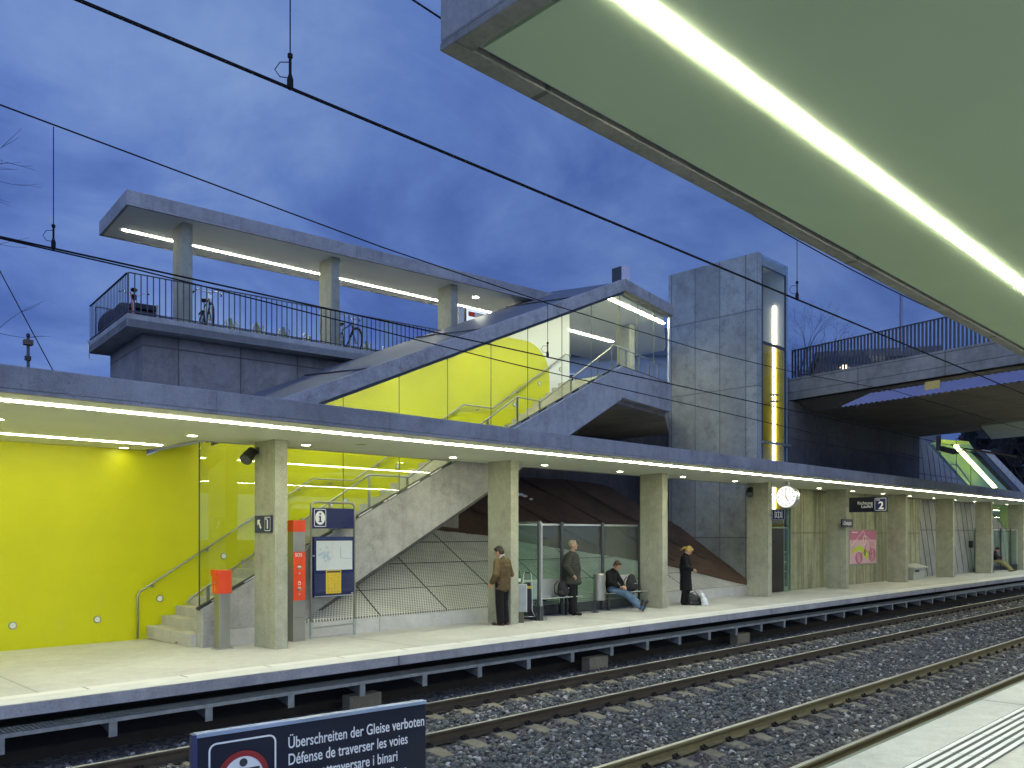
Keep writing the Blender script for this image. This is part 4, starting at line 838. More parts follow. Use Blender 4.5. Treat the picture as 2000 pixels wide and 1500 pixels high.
# back wall of the platform under the bridge
def backwall():
    t = T('platform_back_wall', 'stained concrete wall at the back of the platform with the pink poster', 'wall', (34, 14.2, -.06))
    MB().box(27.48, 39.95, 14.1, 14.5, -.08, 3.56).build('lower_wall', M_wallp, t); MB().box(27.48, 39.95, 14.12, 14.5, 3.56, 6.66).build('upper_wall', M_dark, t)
    t = T('slanted_wall', 'pale board marked retaining wall leaning back beyond the bridge', 'wall', (44, 14.5, -.06))
    A = onY(1824, 880, 14.3); B = onY(1963, 1033, 14.3); k = (B.z - A.z) / (B.x - A.x); f = lambda x: A.z + k * (x - A.x)
    pts = [(39.96, 14.12, -.06), (39.96, 14.22, 6.6), (40.3, 14.3, 6.6), (58.0, 14.3, f(58.0)), (58.6, 14.12, -.06)]
    MB().prism(pts, (0, .3, 0)).build('wall', M_slant, t)
    g = MB(); rr = random.Random(4); x = 40.3
    while x < 57:
        zt = min(6.4, f(x - 1.5)); 
        if zt > .6: g.bar((x, 14.105, .0), (x - zt * .33, 14.105 + zt * .018, zt), (.010 + .010 * rr.random()), .02, up=(0, 1, 0))
        x += .62 + .25 * rr.random()
    g.build('board_lines', plain('board_line', (.20, .20, .18), .9), t)
    g = T('far_stair_glazing', 'distant glass walled stair glowing green beyond the bridge', 'glass wall', (48, 14.4, 3))
    P = [onY(1812, 867, 14.3), onY(1990, 1062, 14.3), onY(2060, 1030, 14.3), onY(1896, 868, 14.3)]
    zz = [p.z for p in P]; w = MB().prism([onY(*q, 16.3) for q in ((1822, 868), (1975, 1043), (1996, 972), (1903, 880), (1892, 862), (1838, 858))], (0, .2, 0)); w.build('rear_wall', plain('green_paint', (.36, .46, .05), .5), g)
    MB().prism([p + Vector((0, .04, 0)) for p in P], (0, .012, 0)).build('glass_pane', glass('far_glass', (.86, .95, .74), 1.0, haze=.02), g)
    for u in (.2, .45, .7): p = P[0] + (P[1] - P[0]) * u * .6; MB().box(p.x - .02, p.x + .02, 14.31, 14.33, p.z, p.z + 1.9).build('joint_seal', M_frame, g)
    h = [onY(*q, 14.75) for q in ((1842, 893), (1852, 906), (1870, 908), (1897, 946), (1925, 985))]; MB().tube(h, .03, 8).build('handrail', M_frame, g, smooth=True)
    s = T('far_stair_roof', 'sloping dark edged concrete roof of the distant glass stair', 'roof', (52, 14.3, 4)); 
    a = onY(1905, 870, 14.2); b = onY(2010, 982, 14.2); a2 = onY(1930, 880, 14.2); b2 = onY(2020, 968, 14.2)
    MB().prism([onY(1906, 880, 14.2), onY(1920, 884, 14.2), onY(1992, 958, 14.2), onY(2040, 1006, 14.2), onY(2025, 1006, 14.2)], (0, .3, 0)).build('shadow_band', M_frame, s)
    MB().prism([onY(1918, 878, 14.16), onY(1934, 880, 14.16), onY(2050, 1000, 14.16), onY(2032, 1000, 14.16)], (0, .3, 0)).build('edge_band', M_band, s)
    f_ = MB().prism([onZ(*q, 6.3) for q in ((1916, 833), (2010, 821), (2060, 846), (1936, 858))], (0, 0, .3)); f_.build('far_canopy', M_soffit, None, label='pale underside of a far canopy just below the bridge at the right edge', cat='canopy')
    a = onY(1866, 870, 15.4); b = onY(1943, 952, 15.4); MB().bar(a, b, .22, .06).build('light_strip', M_strip_far, None, label='slanting fluorescent strip inside the distant glass stair', cat='ceiling light', group='continuous fluorescent light strips')
backwall()
# ================================================================== ROAD BRIDGE
BU = Vector((-.1857, -.9826, 0)); BN = Vector((.9826, -.1857, 0)); B0 = Vector((27.72, 14.2, 0)); BRZ = math.atan2(BU.y, BU.x)
def bd(u, n, z): p = B0 + BU * u + BN * n; return Vector((p.x, p.y, z))
def bridge():
    t = T('road_bridge', 'wide concrete road bridge crossing the tracks, dark underneath', 'bridge', bd(0, 0, 6.6), rz=BRZ)
    # local: x along the bridge towards the viewer, y to the right of travel is negative BN
    def lx(u, n, z): return (u, n, z)   # local y axis = rotate(BRZ) of (0,1): equals BN
    MB().box(-.55, 40, 0, .32, .1, .87).build('parapet', M_bridge, t, bevel=.012)
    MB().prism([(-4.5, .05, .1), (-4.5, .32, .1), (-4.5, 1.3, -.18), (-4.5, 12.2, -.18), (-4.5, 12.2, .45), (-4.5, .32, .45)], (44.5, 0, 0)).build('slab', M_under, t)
    MB().box(-4.5, 40, 12.2, 12.5, .1, .87).build('parapet', M_bridge, t, bevel=.012)
    n2 = T('bridge_railing', 'dark flat bar railing on the bridge parapet to the right of the lift tower', 'railing', bd(4, .1, 7.47)); railing(n2, bd(.05, .1, 0), bd(11.6, .1, 0), 7.475, 8.47, .122, M_rail_bar, .02, .065, (.06, .035), False)
    n2 = T('bridge_railing', 'dark flat bar railing along the far side of the bridge', 'railing', bd(4, 12.3, 7.47)); railing(n2, bd(.05, 12.35, 0), bd(11.6, 12.35, 0), 7.475, 8.47, .24, M_rail_bar, .02, .065, (.06, .035), False)
    MB().prism([bd(-60, .4, 7.0), bd(-60, 12, 7.0), bd(40, 12, 7.0), bd(40, .4, 7.0)], (0, 0, .05)).build('bridge_road', plain('asphalt', (.05, .05, .05), .9), kind='structure')
    MB().prism([bd(-1.0, .4, -1.2), bd(-3.6, 12.1, -1.2), bd(-60, 12.1, -1.2), bd(-60, .4, -1.2)], (0, 0, 8.15)).build('road_embankment', M_dark, kind='structure')
    # corrugated guard sheet hung under the parapet
    n = (BN.x, BN.y, 0); c0 = BN.dot(B0)
    a = onPl(1700, 768, n, c0 - .04); z_t = a.z; pb = onPl(1640, 795, n, c0 - .85); z_b = pb.z
    u0 = (a - B0).dot(BU); u1 = (pb - B0).dot(BU)
    t = T('guard_sheet', 'blue grey corrugated guard sheet hung under the bridge edge', 'guard sheet', bd(6, -.4, z_b))
    m = MB(); vs = []; N_ = 420; L_ = 22
    for i in range(N_ + 1):
        u = i / N_ * L_; w = .022 * math.sin(u * 2 * math.pi / .18)
        vs += [bd(u0 + u, -.04, z_t + w), bd(u1 + u * 1.0, -.85, z_b + w)]
    m.add(vs, [(2 * i, 2 * i + 2, 2 * i + 3, 2 * i + 1) for i in range(N_)]); m.build('corrugated_sheet', plain('sheet_lilac_grey', (.27, .27, .40), .5, .2, .08, 2), t, smooth=True)
    q = MB()
    for i in range(9): u = u0 + .6 + i * 2.4; q.bar(bd(u, 0, z_t - .02), bd(u + (u1 - u0), -.85, z_b - .05), .04, .05)
    q.build('support_arm', M_frame, t)
    f0 = (onPl(1808, 753, n, c0 - .45) - B0).dot(BU); zc = (z_t + z_b) / 2
    m = MB().prism([bd(f0 - .02, -.5, zc - .10), bd(f0 + .44, -.5, zc - .10), bd(f0 + .44, -.46, zc + .22), bd(f0 - .02, -.46, zc + .22)], (.03, 0, 0)); m.build('yellow_plate', plain('plate_yellow', (.62, .44, .10), .5), None, label='small yellow plate fixed on the corrugated guard sheet', cat='plate')
bridge()
def catenary():
    wm = plain('copper_wire_dark', (.014, .014, .016), .85, 0, .02, 1, spec=.2)
    def wire(pts, r, label):
        MB().tube(pts, r, 6).build('overhead_wire', wm, None, smooth=True, label=label, cat='wire', group='overhead line wires')
    y1 = 5.155; y2 = 9.09
    wire([(-20, y1, 5.02), (2.9, y1, 5.02), (10.3, y1, 5.02), (24, y1, 5.02), (60, y1, 4.98)], .0115, 'thick contact wire above the near track, uppermost on the photo left')
    def sag(x, y, z0, k, xm): return (x, y, z0 + k * (x - xm) ** 2)
    wire([sag(x, y1, 5.78, .0048, 12.2) for x in np.linspace(-14, 25, 40)] + [(60, y1, 5.5)], .008, 'thin carrier wire above the near track, seen under the canopy edge')
    wire([(-20, y2, 4.80), (2.5, y2, 4.79), (9.7, y2, 4.78), (60, y2, 4.76)], .010, 'contact wire above the far track running down to the lift tower')
    pm = [(-20, 6.9), (-6, 6.34), (2.06, 6.05), (2.52, 6.02), (3.89, 5.93), (6.5, 5.76), (9.7, 5.64), (14, 5.58), (18, 5.66), (24, 5.95), (40, 6.0), (60, 5.9)]
    wire([(x, y2, z) for x, z in pm], .008, 'sagging carrier wire above the far track with two droppers')
    wire([(-20, y2, 4.83), (2.05, y2 - .0, 4.775), (3.3, y2, 4.76), (8.9, y2, 4.56), (15.5, y2, 4.42), (26, y2, 4.2)], .008, 'second thin wire running just below the contact wire of the far track')
    dm = wm
    for i, (x, y, za, zb, l) in enumerate(((2.91, y1, 5.03, 6.2, 'dropper with a loop clamp on the uppermost wire'), (10.27, y1, 5.03, 5.79, 'dropper with a loop clamp just right of the lift tower'), (2.52, y2, 4.80, 6.0, 'dropper with a clamp at the photo left above the canopy'), (9.7, y2, 4.79, 5.63, 'dropper with a loop clamp in front of the stair glass'), (21.4, y1, 5.03, 6.1, 'dropper hanging in front of the bridge parapet'))):
        t = T('dropper', l, 'dropper', (x, y, za), group='overhead line droppers')
        MB().cyl((x, y, za), (x, y, zb), .0045, n=6).build('hanger_wire', dm, t)
        m = MB().lathe([(.012, -.02), (.022, -.01), (.022, .05), (.01, .09)], (x, y, za), 10); m.cyl((x, y, za + .09), (x, y, za + .22), .010, n=6); m.lathe([(.0, .19), (.018, .2), (.018, .225), (0, .235)], (x, y, za), 10); m.build('clamp', dm, t)
        MB().tube([(x, y, za + .06), (x - .05, y + .05, za + .07), (x - .075, y + .075, za + .12), (x - .05, y + .05, za + .17), (x, y, za + .17)], .0035, 5).build('jumper_loop', dm, t)
    # hardware below the bridge and by the far stair
    p = onY(1833, 868, 9.3); t = T('wire_bracket', 'black insulated bracket holding the wires below the bridge', 'bracket', p)
    m = MB().box(p.x - .06, p.x + .06, p.y - .06, p.y + .06, p.z - .2, p.z + .28); m.build('hanger_post', M_black, t, bevel=.02)
    a = p + Vector((.0, 0, -.1)); b = onY(1872, 885, 9.0); m = MB()
    for k in range(9): q = a + (b - a) * (.2 + .07 * k); m.ell(q, (.05, .09, .09), 10, 6)
    m.cyl(a, b, .03, n=8); m.build('insulator', M_black, t); e = onY(1886, 876, 8.6); f_ = onY(1985, 892, 7.0); m = MB().tube([b, e, f_], .025, 6); m.build('steady_arm', plain('arm_brown', (.10, .07, .05), .6, .4), t)
    wire([onY(1858, 868, 9.2), onY(1917, 893, 8.9)], .014, 'short wire crossing in front of the distant glass stair')
catenary()
# ================================================================== PLATFORM FURNITURE
Xd = Vector((1, 0, 0)); NY = Vector((0, -1, 0))
def rrect(m, cx, cz, w, h, y, r, lw):
    """rounded outline in a plane of constant y (local), as a flat ring"""
    def ring(w, h, r):
        P = []
        for (sx_, sz_, a0) in ((1, 1, 0), (-1, 1, 90), (-1, -1, 180), (1, -1, 270)):
            for k in range(5): a = R(a0 + 90 * k / 4); P.append((cx + sx_ * (w / 2 - r) + r * math.cos(a), y, cz + sz_ * (h / 2 - r) + r * math.sin(a)))
        return P
    A = ring(w, h, r); B = ring(w - 2 * lw, h - 2 * lw, max(r - lw, .001)); n = len(A)
    m.add(A + B, [(i, (i + 1) % n, n + (i + 1) % n, n + i) for i in range(n)]); return m
def furniture():
    # emergency pillar
    x, y = 7.86, 13.78; t = T('sos_pillar', 'slim steel emergency pillar with a red SOS panel behind the first column', 'emergency pillar', (x, y, -.04))
    a, b, d0_, d1_ = x - .02, x + .23, y, y + .20
    MB().box(a, b, d0_, d1_, -.04, 2.20).build('pillar_body', M_steel, t, bevel=.004); MB().box(a - .004, b + .004, d0_ - .004, d1_ + .004, 1.99, 2.205).build('red_cap', M_red, t, bevel=.004)
    MB().box(a + .0, b, d0_ - .006, d0_, .72, 1.62).build('red_panel', M_red, t)
    text('SOS', .085, M_signwhite, t, (a + .035, d0_ - .0075, 1.535), bold=.01)
    for z in (1.33, .93):
        m = MB().lathe([(0, -.02), (.028, -.018), (.034, -.008), (.040, -.006), (.042, .0)], (a + .125, d0_ - .006, z), 20, 'y'); m.build('call_button', M_steel, t, smooth=True)
    for z in (1.22, .83): MB().lathe([(0, -.008), (.016, -.008), (.018, 0)], (a + .125, d0_ - .006, z), 12, 'y').build('indicator', M_galv, t)
    m = MB(); m.lathe([(.022, -.0015), (.03, -.0015), (.03, 0), (.022, 0)], (a + .125, d0_ - .0065, 1.03), 14, 'y'); m.box(a + .10, a + .15, d0_ - .008, d0_ - .0065, 1.06, 1.068); m.build('pictogram', M_signwhite, t)
    MB().box(a + .03, b - .03, d0_ - .002, d0_, .395, .40).build('panel_joint', M_frame, t)
    # red call post / ticket cancelling post
    x, y = 6.50, 13.74; t = T('validator_post', 'short steel post with a red box beside the foot of the stair', 'validator', (x, y, -.04))
    MB().box(x - .10, x + .10, y, y + .19, -.04, .99).build('post_body', M_steel, t, bevel=.004); MB().box(x - .14, x + .14, y - .03, y + .22, -.045, -.03).build('foot_plate', M_galv, t)
    m = MB().prism([(x - .125, y - .02, .92), (x + .125, y - .02, .92), (x + .125, y - .02, 1.325), (x - .125, y - .02, 1.325)], (0, .25, 0)); m.build('red_box', M_red, t, bevel=.008)
    MB().box(x - .150, x - .125, y - .02, y + .23, 1.22, 1.335).build('hood', M_red, t, bevel=.004); MB().box(x - .1265, x - .125, y + .05, y + .16, 1.22, 1.31).build('yellow_mark', M_tyellow, t)
    m = MB().box(x - .135, x - .126, y + .07, y + .15, 1.09, 1.12); m.build('slot', M_steel, t); MB().box(x - .1285, x - .1265, y + .10, y + .115, .96, 1.07).build('label_strip', M_tyellow, t)
    # information board
    A = onZ(600, 1247, -.045); B = onZ(687, 1239, -.045); yb = 13.93; xa, xb = A.x, B.x; w = xb - xa; t = T('information_board', 'blue information board with a map and a yellow timetable in a steel tube frame', 'information board', ((xa + xb) / 2, yb, -.045))
    zt = 2.56; r = .09; P = [(xa, yb, -.03), (xa, yb, zt - r)] + [(xa + r - r * math.cos(R(90) * k / 5), yb, zt - r + r * math.sin(R(90) * k / 5)) for k in range(1, 6)] + [(xb - r + r * math.sin(R(90) * k / 5), yb, zt - r + r * math.cos(R(90) * k / 5)) for k in range(0, 6)] + [(xb, yb, -.03)]
    MB().tube(P, .024, 12).build('tube_frame', M_steel, t, smooth=True)
    for x in (xa, xb): MB().cyl((x, yb, -.045), (x, yb, .27), .031, n=14).build('foot_sleeve', M_galv, t)
    MB().cyl((xa, yb, .16), (xb, yb, .18), .016, n=8).build('cross_bar', M_steel, t)
    MB().ell(((xa + xb) / 2 - .05, yb - .01, zt - .055), .03).build('lamp_knob', M_white, t, smooth=True)
    yf = yb - .018
    MB().box(xa + .03, xb - .03, yf, yb + .018, 2.055, 2.45).build('header_board', M_blue, t, bevel=.004)
    m = MB(); rrect(m, xa + .185, 2.26, .26, .34, yf - .002, .03, .012); m.build('info_outline', M_signwhite, t); MB().lathe([(0, -.0035), (.108, -.0035), (.108, -.0015)], (0, 0, 0), 28, 'y').xf(Matrix.Translation((xa + .185, yf, 2.26)) @ Matrix.Diagonal((1, 1, 1.22, 1))).build('info_disc', M_signwhite, t)
    i = MB().lathe([(0, -.0055), (.021, -.0055), (.021, -.004)], (xa + .185, yf, 2.335), 14, 'y'); i.box(xa + .167, xa + .203, yf - .0055, yf - .004, 2.185, 2.295); i.box(xa + .152, xa + .203, yf - .0056, yf - .004, 2.275, 2.295); i.box(xa + .146, xa + .224, yf - .0057, yf - .004, 2.175, 2.195); i.build('info_letter', M_blue, t)
    MB().box(xa + .035, xb - .035, yf - .02, yb + .018, .74, 1.90).build('poster_case', M_blue, t, bevel=.005); MB().box(xa + .05, xb - .05, yf - .026, yf - .0205, .748, .765).build('case_sill', M_alu, t)
    mx0, mx1 = xa + .09, xb - .075; MB().box(mx0, mx1, yf - .0225, yf - .0205, 1.255, 1.82).build('map_sheet', M_paper, t)
    rr = random.Random(2); mp = MB()
    for k in range(26): cx_ = mx0 + .14 + rr.gauss(.05, .07); cz = 1.55 + rr.gauss(0, .07); mp.ell((cx_, yf - .0235, cz), (rr.uniform(.01, .035), .0006, rr.uniform(.008, .03)), 8, 5)
    mp.build('map_shapes', M_mapblue, t); l = MB(); l.tube([(mx1 - .27, yf - .024, 1.70), (mx1 - .27, yf - .024, 1.50), (mx1 - .25, yf - .024, 1.478), (mx1 - .02, yf - .024, 1.475)], .004, 4); l.tube([(mx0 + .03, yf - .0235, 1.6), (mx0 + .13, yf - .0235, 1.57), (mx0 + .3, yf - .0235, 1.60)], .0015, 4); l.tube([(mx0 + .2, yf - .0235, 1.3), (mx0 + .33, yf - .0235, 1.5), (mx0 + .36, yf - .0235, 1.78)], .0015, 4); l.build('map_route', plain('route_blue', (.30, .38, .52), .6), t)
    tx0, tx1 = xa + .30, xa + .64; MB().box(tx0, tx1, yf - .0225, yf - .0205, .80, 1.25).build('timetable_sheet', M_tyellow, t); MB().box(tx0 + .02, tx1 - .02, yf - .0235, yf - .0226, 1.205, 1.235).build('timetable_header', M_ink, t)
    q = MB()
    for c_ in range(4):
        for k in range(17):
            if rr.random() < .18: continue
            x = tx0 + .035 + c_ * .072; z = 1.17 - k * .021; q.box(x, x + rr.uniform(.02, .05), yf - .0232, yf - .0226, z, z + .006)
    q.build('timetable_print', plain('print_brown', (.30, .20, .02), .6), t); MB().box(xb - .10, xb - .06, yf - .024, yf - .0205, .78, .80).build('small_tag', M_signwhite, t)
    MB().box(xa + .055, xb - .055, yf - .032, yf - .029, .76, 1.885).build('cover_glass', glass('case_glass', (.97, .98, .98), .9), t)
    # --- signs on columns
    def board(name, label, c, w, h, face, mat=M_blue, dep=.03, group=None, cat='sign'):
        """face: rotation about z; local board faces -Y, centre at c"""
        t = T(name, label, cat, c, rz=face, group=group); MB().box(-w / 2, w / 2, 0, dep, -h / 2, h / 2).build('sign_panel', mat, t, bevel=.004); return t
    L_ = R(-90)
    p = onPl(516, 1023.5, (1, 0, 0), 7.045); t = board('platform_sign', 'small blue sign with a white arrow and the number 1 on the first column', (7.02, p.y, p.z), .60, .30, L_)
    m = MB(); rrect(m, .165, 0, .20, .24, -.002, .02, .010); m.build('number_outline', M_signwhite, t); text('1', .20, M_signwhite, t, (.165, -.0025, -.075), align='CENTER', bold=.035, name='number'); text('Gleis', .04, M_signwhite, t, (.165 - .085, -.0025, .075), name='lettering')
    m = MB(); m.prism([(-.19, -.002, .075), (-.09, -.002, .075), (-.123, -.002, .042), (-.05, -.002, -.065), (-.085, -.002, -.085), (-.155, -.002, .015), (-.19, -.002, -.022)], (0, -.002, 0)); m.build('arrow', M_signwhite, t)
    t = board('direction_sign', 'long dark blue hanging sign reading Richtung Laufen with a boxed number 2', (29.72, 12.25, 3.0), 1.36, .535, L_, M_navy, .06)
    m = MB(); rrect(m, .44, -.0, .40, .44, -.002, .035, .014); m.build('number_outline', M_signwhite, t); MB().box(.262, .618, -.0015, .0, -.205, .205).build('number_field', M_blue, t); text('2', .37, M_signwhite, t, (.46, -.0035, -.165), align='CENTER', bold=.022, name='number'); text('Gleis', .065, M_signwhite, t, (.29, -.0035, .135), bold=.01)
    text('Richtung\nLaufen', .155, M_signwhite, t, (.17, -.0025, .005), align='RIGHT', bold=.006, lsp=.78)
    for z in (.16, -.10): MB().box(-.80, -.68, .01, .05, z - .02, z + .02).build('bracket', M_galv, t)
    t = board('lift_sign', 'small square blue lift pictogram sign beside the clock column', (24.08, 12.70, 2.555), .47, .35, L_); m = MB(); rrect(m, 0, 0, .42, .31, -.002, .03, .008)
    m.box(-.125, -.105, -.003, -.001, -.11, .11); m.box(.105, .125, -.003, -.001, -.11, .11); m.box(-.09, .09, -.003, -.001, .065, .08); m.box(-.09, .09, -.003, -.001, -.08, -.065); m.box(-.012, .012, -.003, -.001, -.05, .035); m.box(-.075, -.06, -.003, -.001, -.07, .07); m.box(.06, .075, -.003, -.001, -.07, .07)
    m.lathe([(0, -.003), (.014, -.003), (.014, -.001)], (0, 0, .048), 10, 'y'); m.prism([(-.03, -.003, .088), (.03, -.003, .088), (0, -.003, .115)], (0, .002, 0)); m.prism([(-.03, -.003, -.088), (0, -.003, -.115), (.03, -.003, -.088)], (0, .002, 0)); m.build('lift_pictogram', M_signwhite, t)
    MB().box(-.32, -.235, .0, .03, -.03, .03).build('bracket', M_galv, t)
    p = onY(1655.5, 1022, 12.95); t = board('station_name_sign', 'small blue station name sign on the column with the direction sign', (p.x, 12.95, p.z), .92, .30, 0, M_navy, .04); text('Dreispitz', .205, M_signwhite, t, (-.30, -.003, -.06), bold=.012, sx=.82); text('&', .13, M_signwhite, t, (-.40, -.003, -.05), bold=.01, sx=.7)
    # clock
    x, y, z = 23.92, 12.31, 3.09; t = T('platform_clock', 'round white station clock hanging below the canopy edge', 'clock', (x, y, z), rz=L_)
    MB().lathe([(.325, -.115), (.345, -.105), (.345, .105), (.325, .115)], n=40, ax='y').build('case', M_alu, t, smooth=False); MB().lathe([(0, -.112), (.322, -.112)], n=40, ax='y').build('dial', M_clock, t); MB().lathe([(0, .112), (.322, .112)], n=40, ax='y').build('dial', M_clock, t)
    k = MB()
    for i in range(12): a = R(30 * i); u = Vector((math.sin(a), 0, math.cos(a))); k.bar(Vector((0, -.114, 0)) + u * .225, Vector((0, -.114, 0)) + u * .285, .016 if i % 3 else .022, .002, up=(0, 1, 0))
    k.build('hour_marks', M_ink, t); h = MB(); a = R(150); u = Vector((math.sin(a), 0, math.cos(a))); h.bar(Vector((0, -.117, 0)) - u * .04, Vector((0, -.117, 0)) + u * .17, .020, .002, up=(0, 1, 0)); h.build('hour_hand', M_ink, t); h = MB().bar((0, -.119, -.05), (0, -.119, .26), .016, .002, up=(0, 1, 0)); h.build('minute_hand', M_ink, t)
    MB().lathe([(0, -.123), (.022, -.121), (.022, -.114)], n=12, ax='y').build('hub', M_tyellow, t); MB().box(-.045, .045, -.05, .05, .34, .49).build('hanger', M_galv, t)
    # poster
    A = onY(1659, 1035, 14.06); B = onY(1713, 1103, 14.06); x0, x1, z1, z0 = A.x, B.x, A.z + .04, B.z + .03
    t = T('advertising_poster', 'pink advertising poster with a line drawn bicycle on the stained wall', 'poster', ((x0 + x1) / 2, 14.08, z0)); zc = z0 + (z1 - z0) * .70
    m = MB().box(x0, x1, 14.075, 14.099, z0, z1); m.build('poster_frame', plain('frame_olive', (.33, .32, .24), .5, .4), t, bevel=.005)
    MB().box(x0 + .06, x1 - .06, 14.071, 14.075, z0 + .06, zc).build('pale_field', plain('poster_pale_pink', (.66, .42, .47), .6, 0, .05), t); MB().box(x0 + .06, x1 - .06, 14.071, 14.075, zc, z1 - .06).build('dark_field', plain('poster_pink', (.52, .17, .27), .6, 0, .05), t)
    W_, H_ = x1 - x0, z1 - z0; P = lambda u, v: (x0 + u * W_, 14.068, z0 + v * H_); ln = MB()
    for cu, cv, rw, rh in ((.34, .20, .115, .15), (.82, .27, .12, .19)):
        for s_ in (1, .8, .45): ln.tube([P(cu + rw * s_ * math.cos(a), cv + rh * s_ * math.sin(a)) for a in np.linspace(0, 6.283, 24, endpoint=False)], .013, 4, closed=True)
    for a, b in (((.34, .2), (.56, .42)), ((.56, .42), (.82, .27)), ((.56, .42), (.60, .6)), ((.74, .5), (.82, .27))): ln.tube([P(*a), P(*b)], .012, 4)
    for k in range(5): ln.tube([P(.72, .64 - .03 * k), P(.9, .64 - .03 * k)], .006, 4)
    ln.build('bicycle_drawing', plain('poster_magenta', (.50, .07, .18), .6), t)
    w2 = MB(); w2.tube([P(.06, .52), P(.5, .95), P(.56, .82), P(.9, .6)], .010, 4); w2.tube([P(.54 + .05 * math.cos(a), .68 + .13 * math.sin(a)) for a in np.linspace(0, 6.283, 20, endpoint=False)], .012, 4, closed=True)
    for k in range(6): w2.box(*(lambda a: (a[0], a[0] + .07, 14.066, 14.070, a[2], a[2] + .035))(P(.10 + .032 * k, .895)))
    w2.build('white_lines', M_signwhite, t)
    g_ = MB().prism([P(.05, .36), P(.14, .46), P(.36, .55), P(.50, .50), P(.56, .44), (P(.66, .40)), P(.70, .14), P(.62, .17), P(.50, .24), P(.44, .36), P(.34, .40), P(.22, .38), P(.08, .32)], (0, -.003, 0)); g_.build('green_shape', plain('poster_lime', (.50, .60, .06), .6, 0, .2, 6), t)
    MB().ell(Vector(P(.555, .35)) + Vector((0, -.003, 0)), (.07, .002, .16), 10, 6).build('dark_figure', M_ink, t)
    # grit bin
    p = onZ(1783, 1133, -.05); t = T('grit_bin', 'pale grit bin with a pitched lid between two columns', 'grit bin', (38.2, 13.7, -.06)); x0, x1, y0, y1 = 37.35, 38.75, 13.42, 14.04
    vs = [(x0 + .1, y0 + .06, -.05), (x1 - .1, y0 + .06, -.05), (x1 - .1, y1 - .06, -.05), (x0 + .1, y1 - .06, -.05), (x0, y0, .46), (x1, y0, .46), (x1, y1, .46), (x0, y1, .46)]
    MB().add(vs, [(0, 1, 5, 4), (1, 2, 6, 5), (2, 3, 7, 6), (3, 0, 4, 7), (3, 2, 1, 0), (4, 5, 6, 7)]).build('bin_body', plain('bin_grey', (.40, .42, .37), .6, 0, .06), t, bevel=.02)
    ym = (y0 + y1) / 2; m = MB().prism([(x0 - .08, y0 - .08, .462), (x1 + .08, y0 - .08, .462), (x1 + .08, y1 + .04, .462), (x0 - .08, y1 + .04, .462)], (0, 0, .05)); m.add([(x0 - .08, y0 - .08, .512), (x1 + .08, y0 - .08, .512), (x1 + .08, y1 + .04, .512), (x0 - .08, y1 + .04, .512), (x0 + .3, ym, .66), (x1 - .3, ym, .66)], [(0, 1, 5, 4), (1, 2, 5), (2, 3, 4, 5), (3, 0, 4)]); m.build('lid', plain('lid_grey', (.46, .47, .42), .6, 0, .06), t, bevel=.01)
    MB().box(x0 + .15, x0 + .62, y0 - .0, y0 + .02, .30, .40).build('label_plate', M_ink, t)
    # loudspeakers on columns
    for i, (px, py, l) in enumerate(((490, 888, 'black round loudspeaker on the first column above the platform sign'), (1464, 960, 'black round loudspeaker on the clock column'), (1832, 957, 'black round loudspeaker on the column right of the grit bin'))):
        xc = 7.05 + 5.645 * (0, 3, 6)[i]; p = onPl(px, py, (1, 0, 0), xc - .14); t = T('loudspeaker', l, 'loudspeaker', (xc, p.y, p.z), group='column loudspeakers')
        c = Vector((xc - .16, p.y, p.z)); ax = Vector((-.55, -.35, -.50)).normalized(); m = MB(); m.tube([c - ax * .13, c - ax * .11, c + ax * .02, c + ax * .03, c + ax * .17], [.05, .088, .092, .103, .108], 22); m.build('housing', M_black, t, bevel=.004)
        MB().tube([c + ax * .171, c + ax * .174], [.088, .088], 22).build('front_grille', M_frame, t); m = MB().bar(c - ax * .02, (xc, p.y + .02, p.z + .08), .03, .03); m.box(xc - .012, xc, p.y - .04, p.y + .08, p.z + .02, p.z + .14); m.build('mount', M_black, t)
    # small things
    p = onY(1895, 1058, 13.9); MB().box(46.3, 46.5, 13.80, 13.98, 1.25, 1.6).build('dark_wall_box', M_black, None, bevel=.02, label='small dark box on the side of a far column', cat='box')
    for px, py in ((1000, 0),): pass
    m = MB().ell(onZ(347, 1256, -.03) + Vector((0, 0, .012)), (.06, .03, .012)); m.build('dry_leaf', plain('leaf_brown', (.28, .15, .05), .8), None, smooth=True, label='dry brown leaf on the platform before the stair', cat='leaf')
furniture()
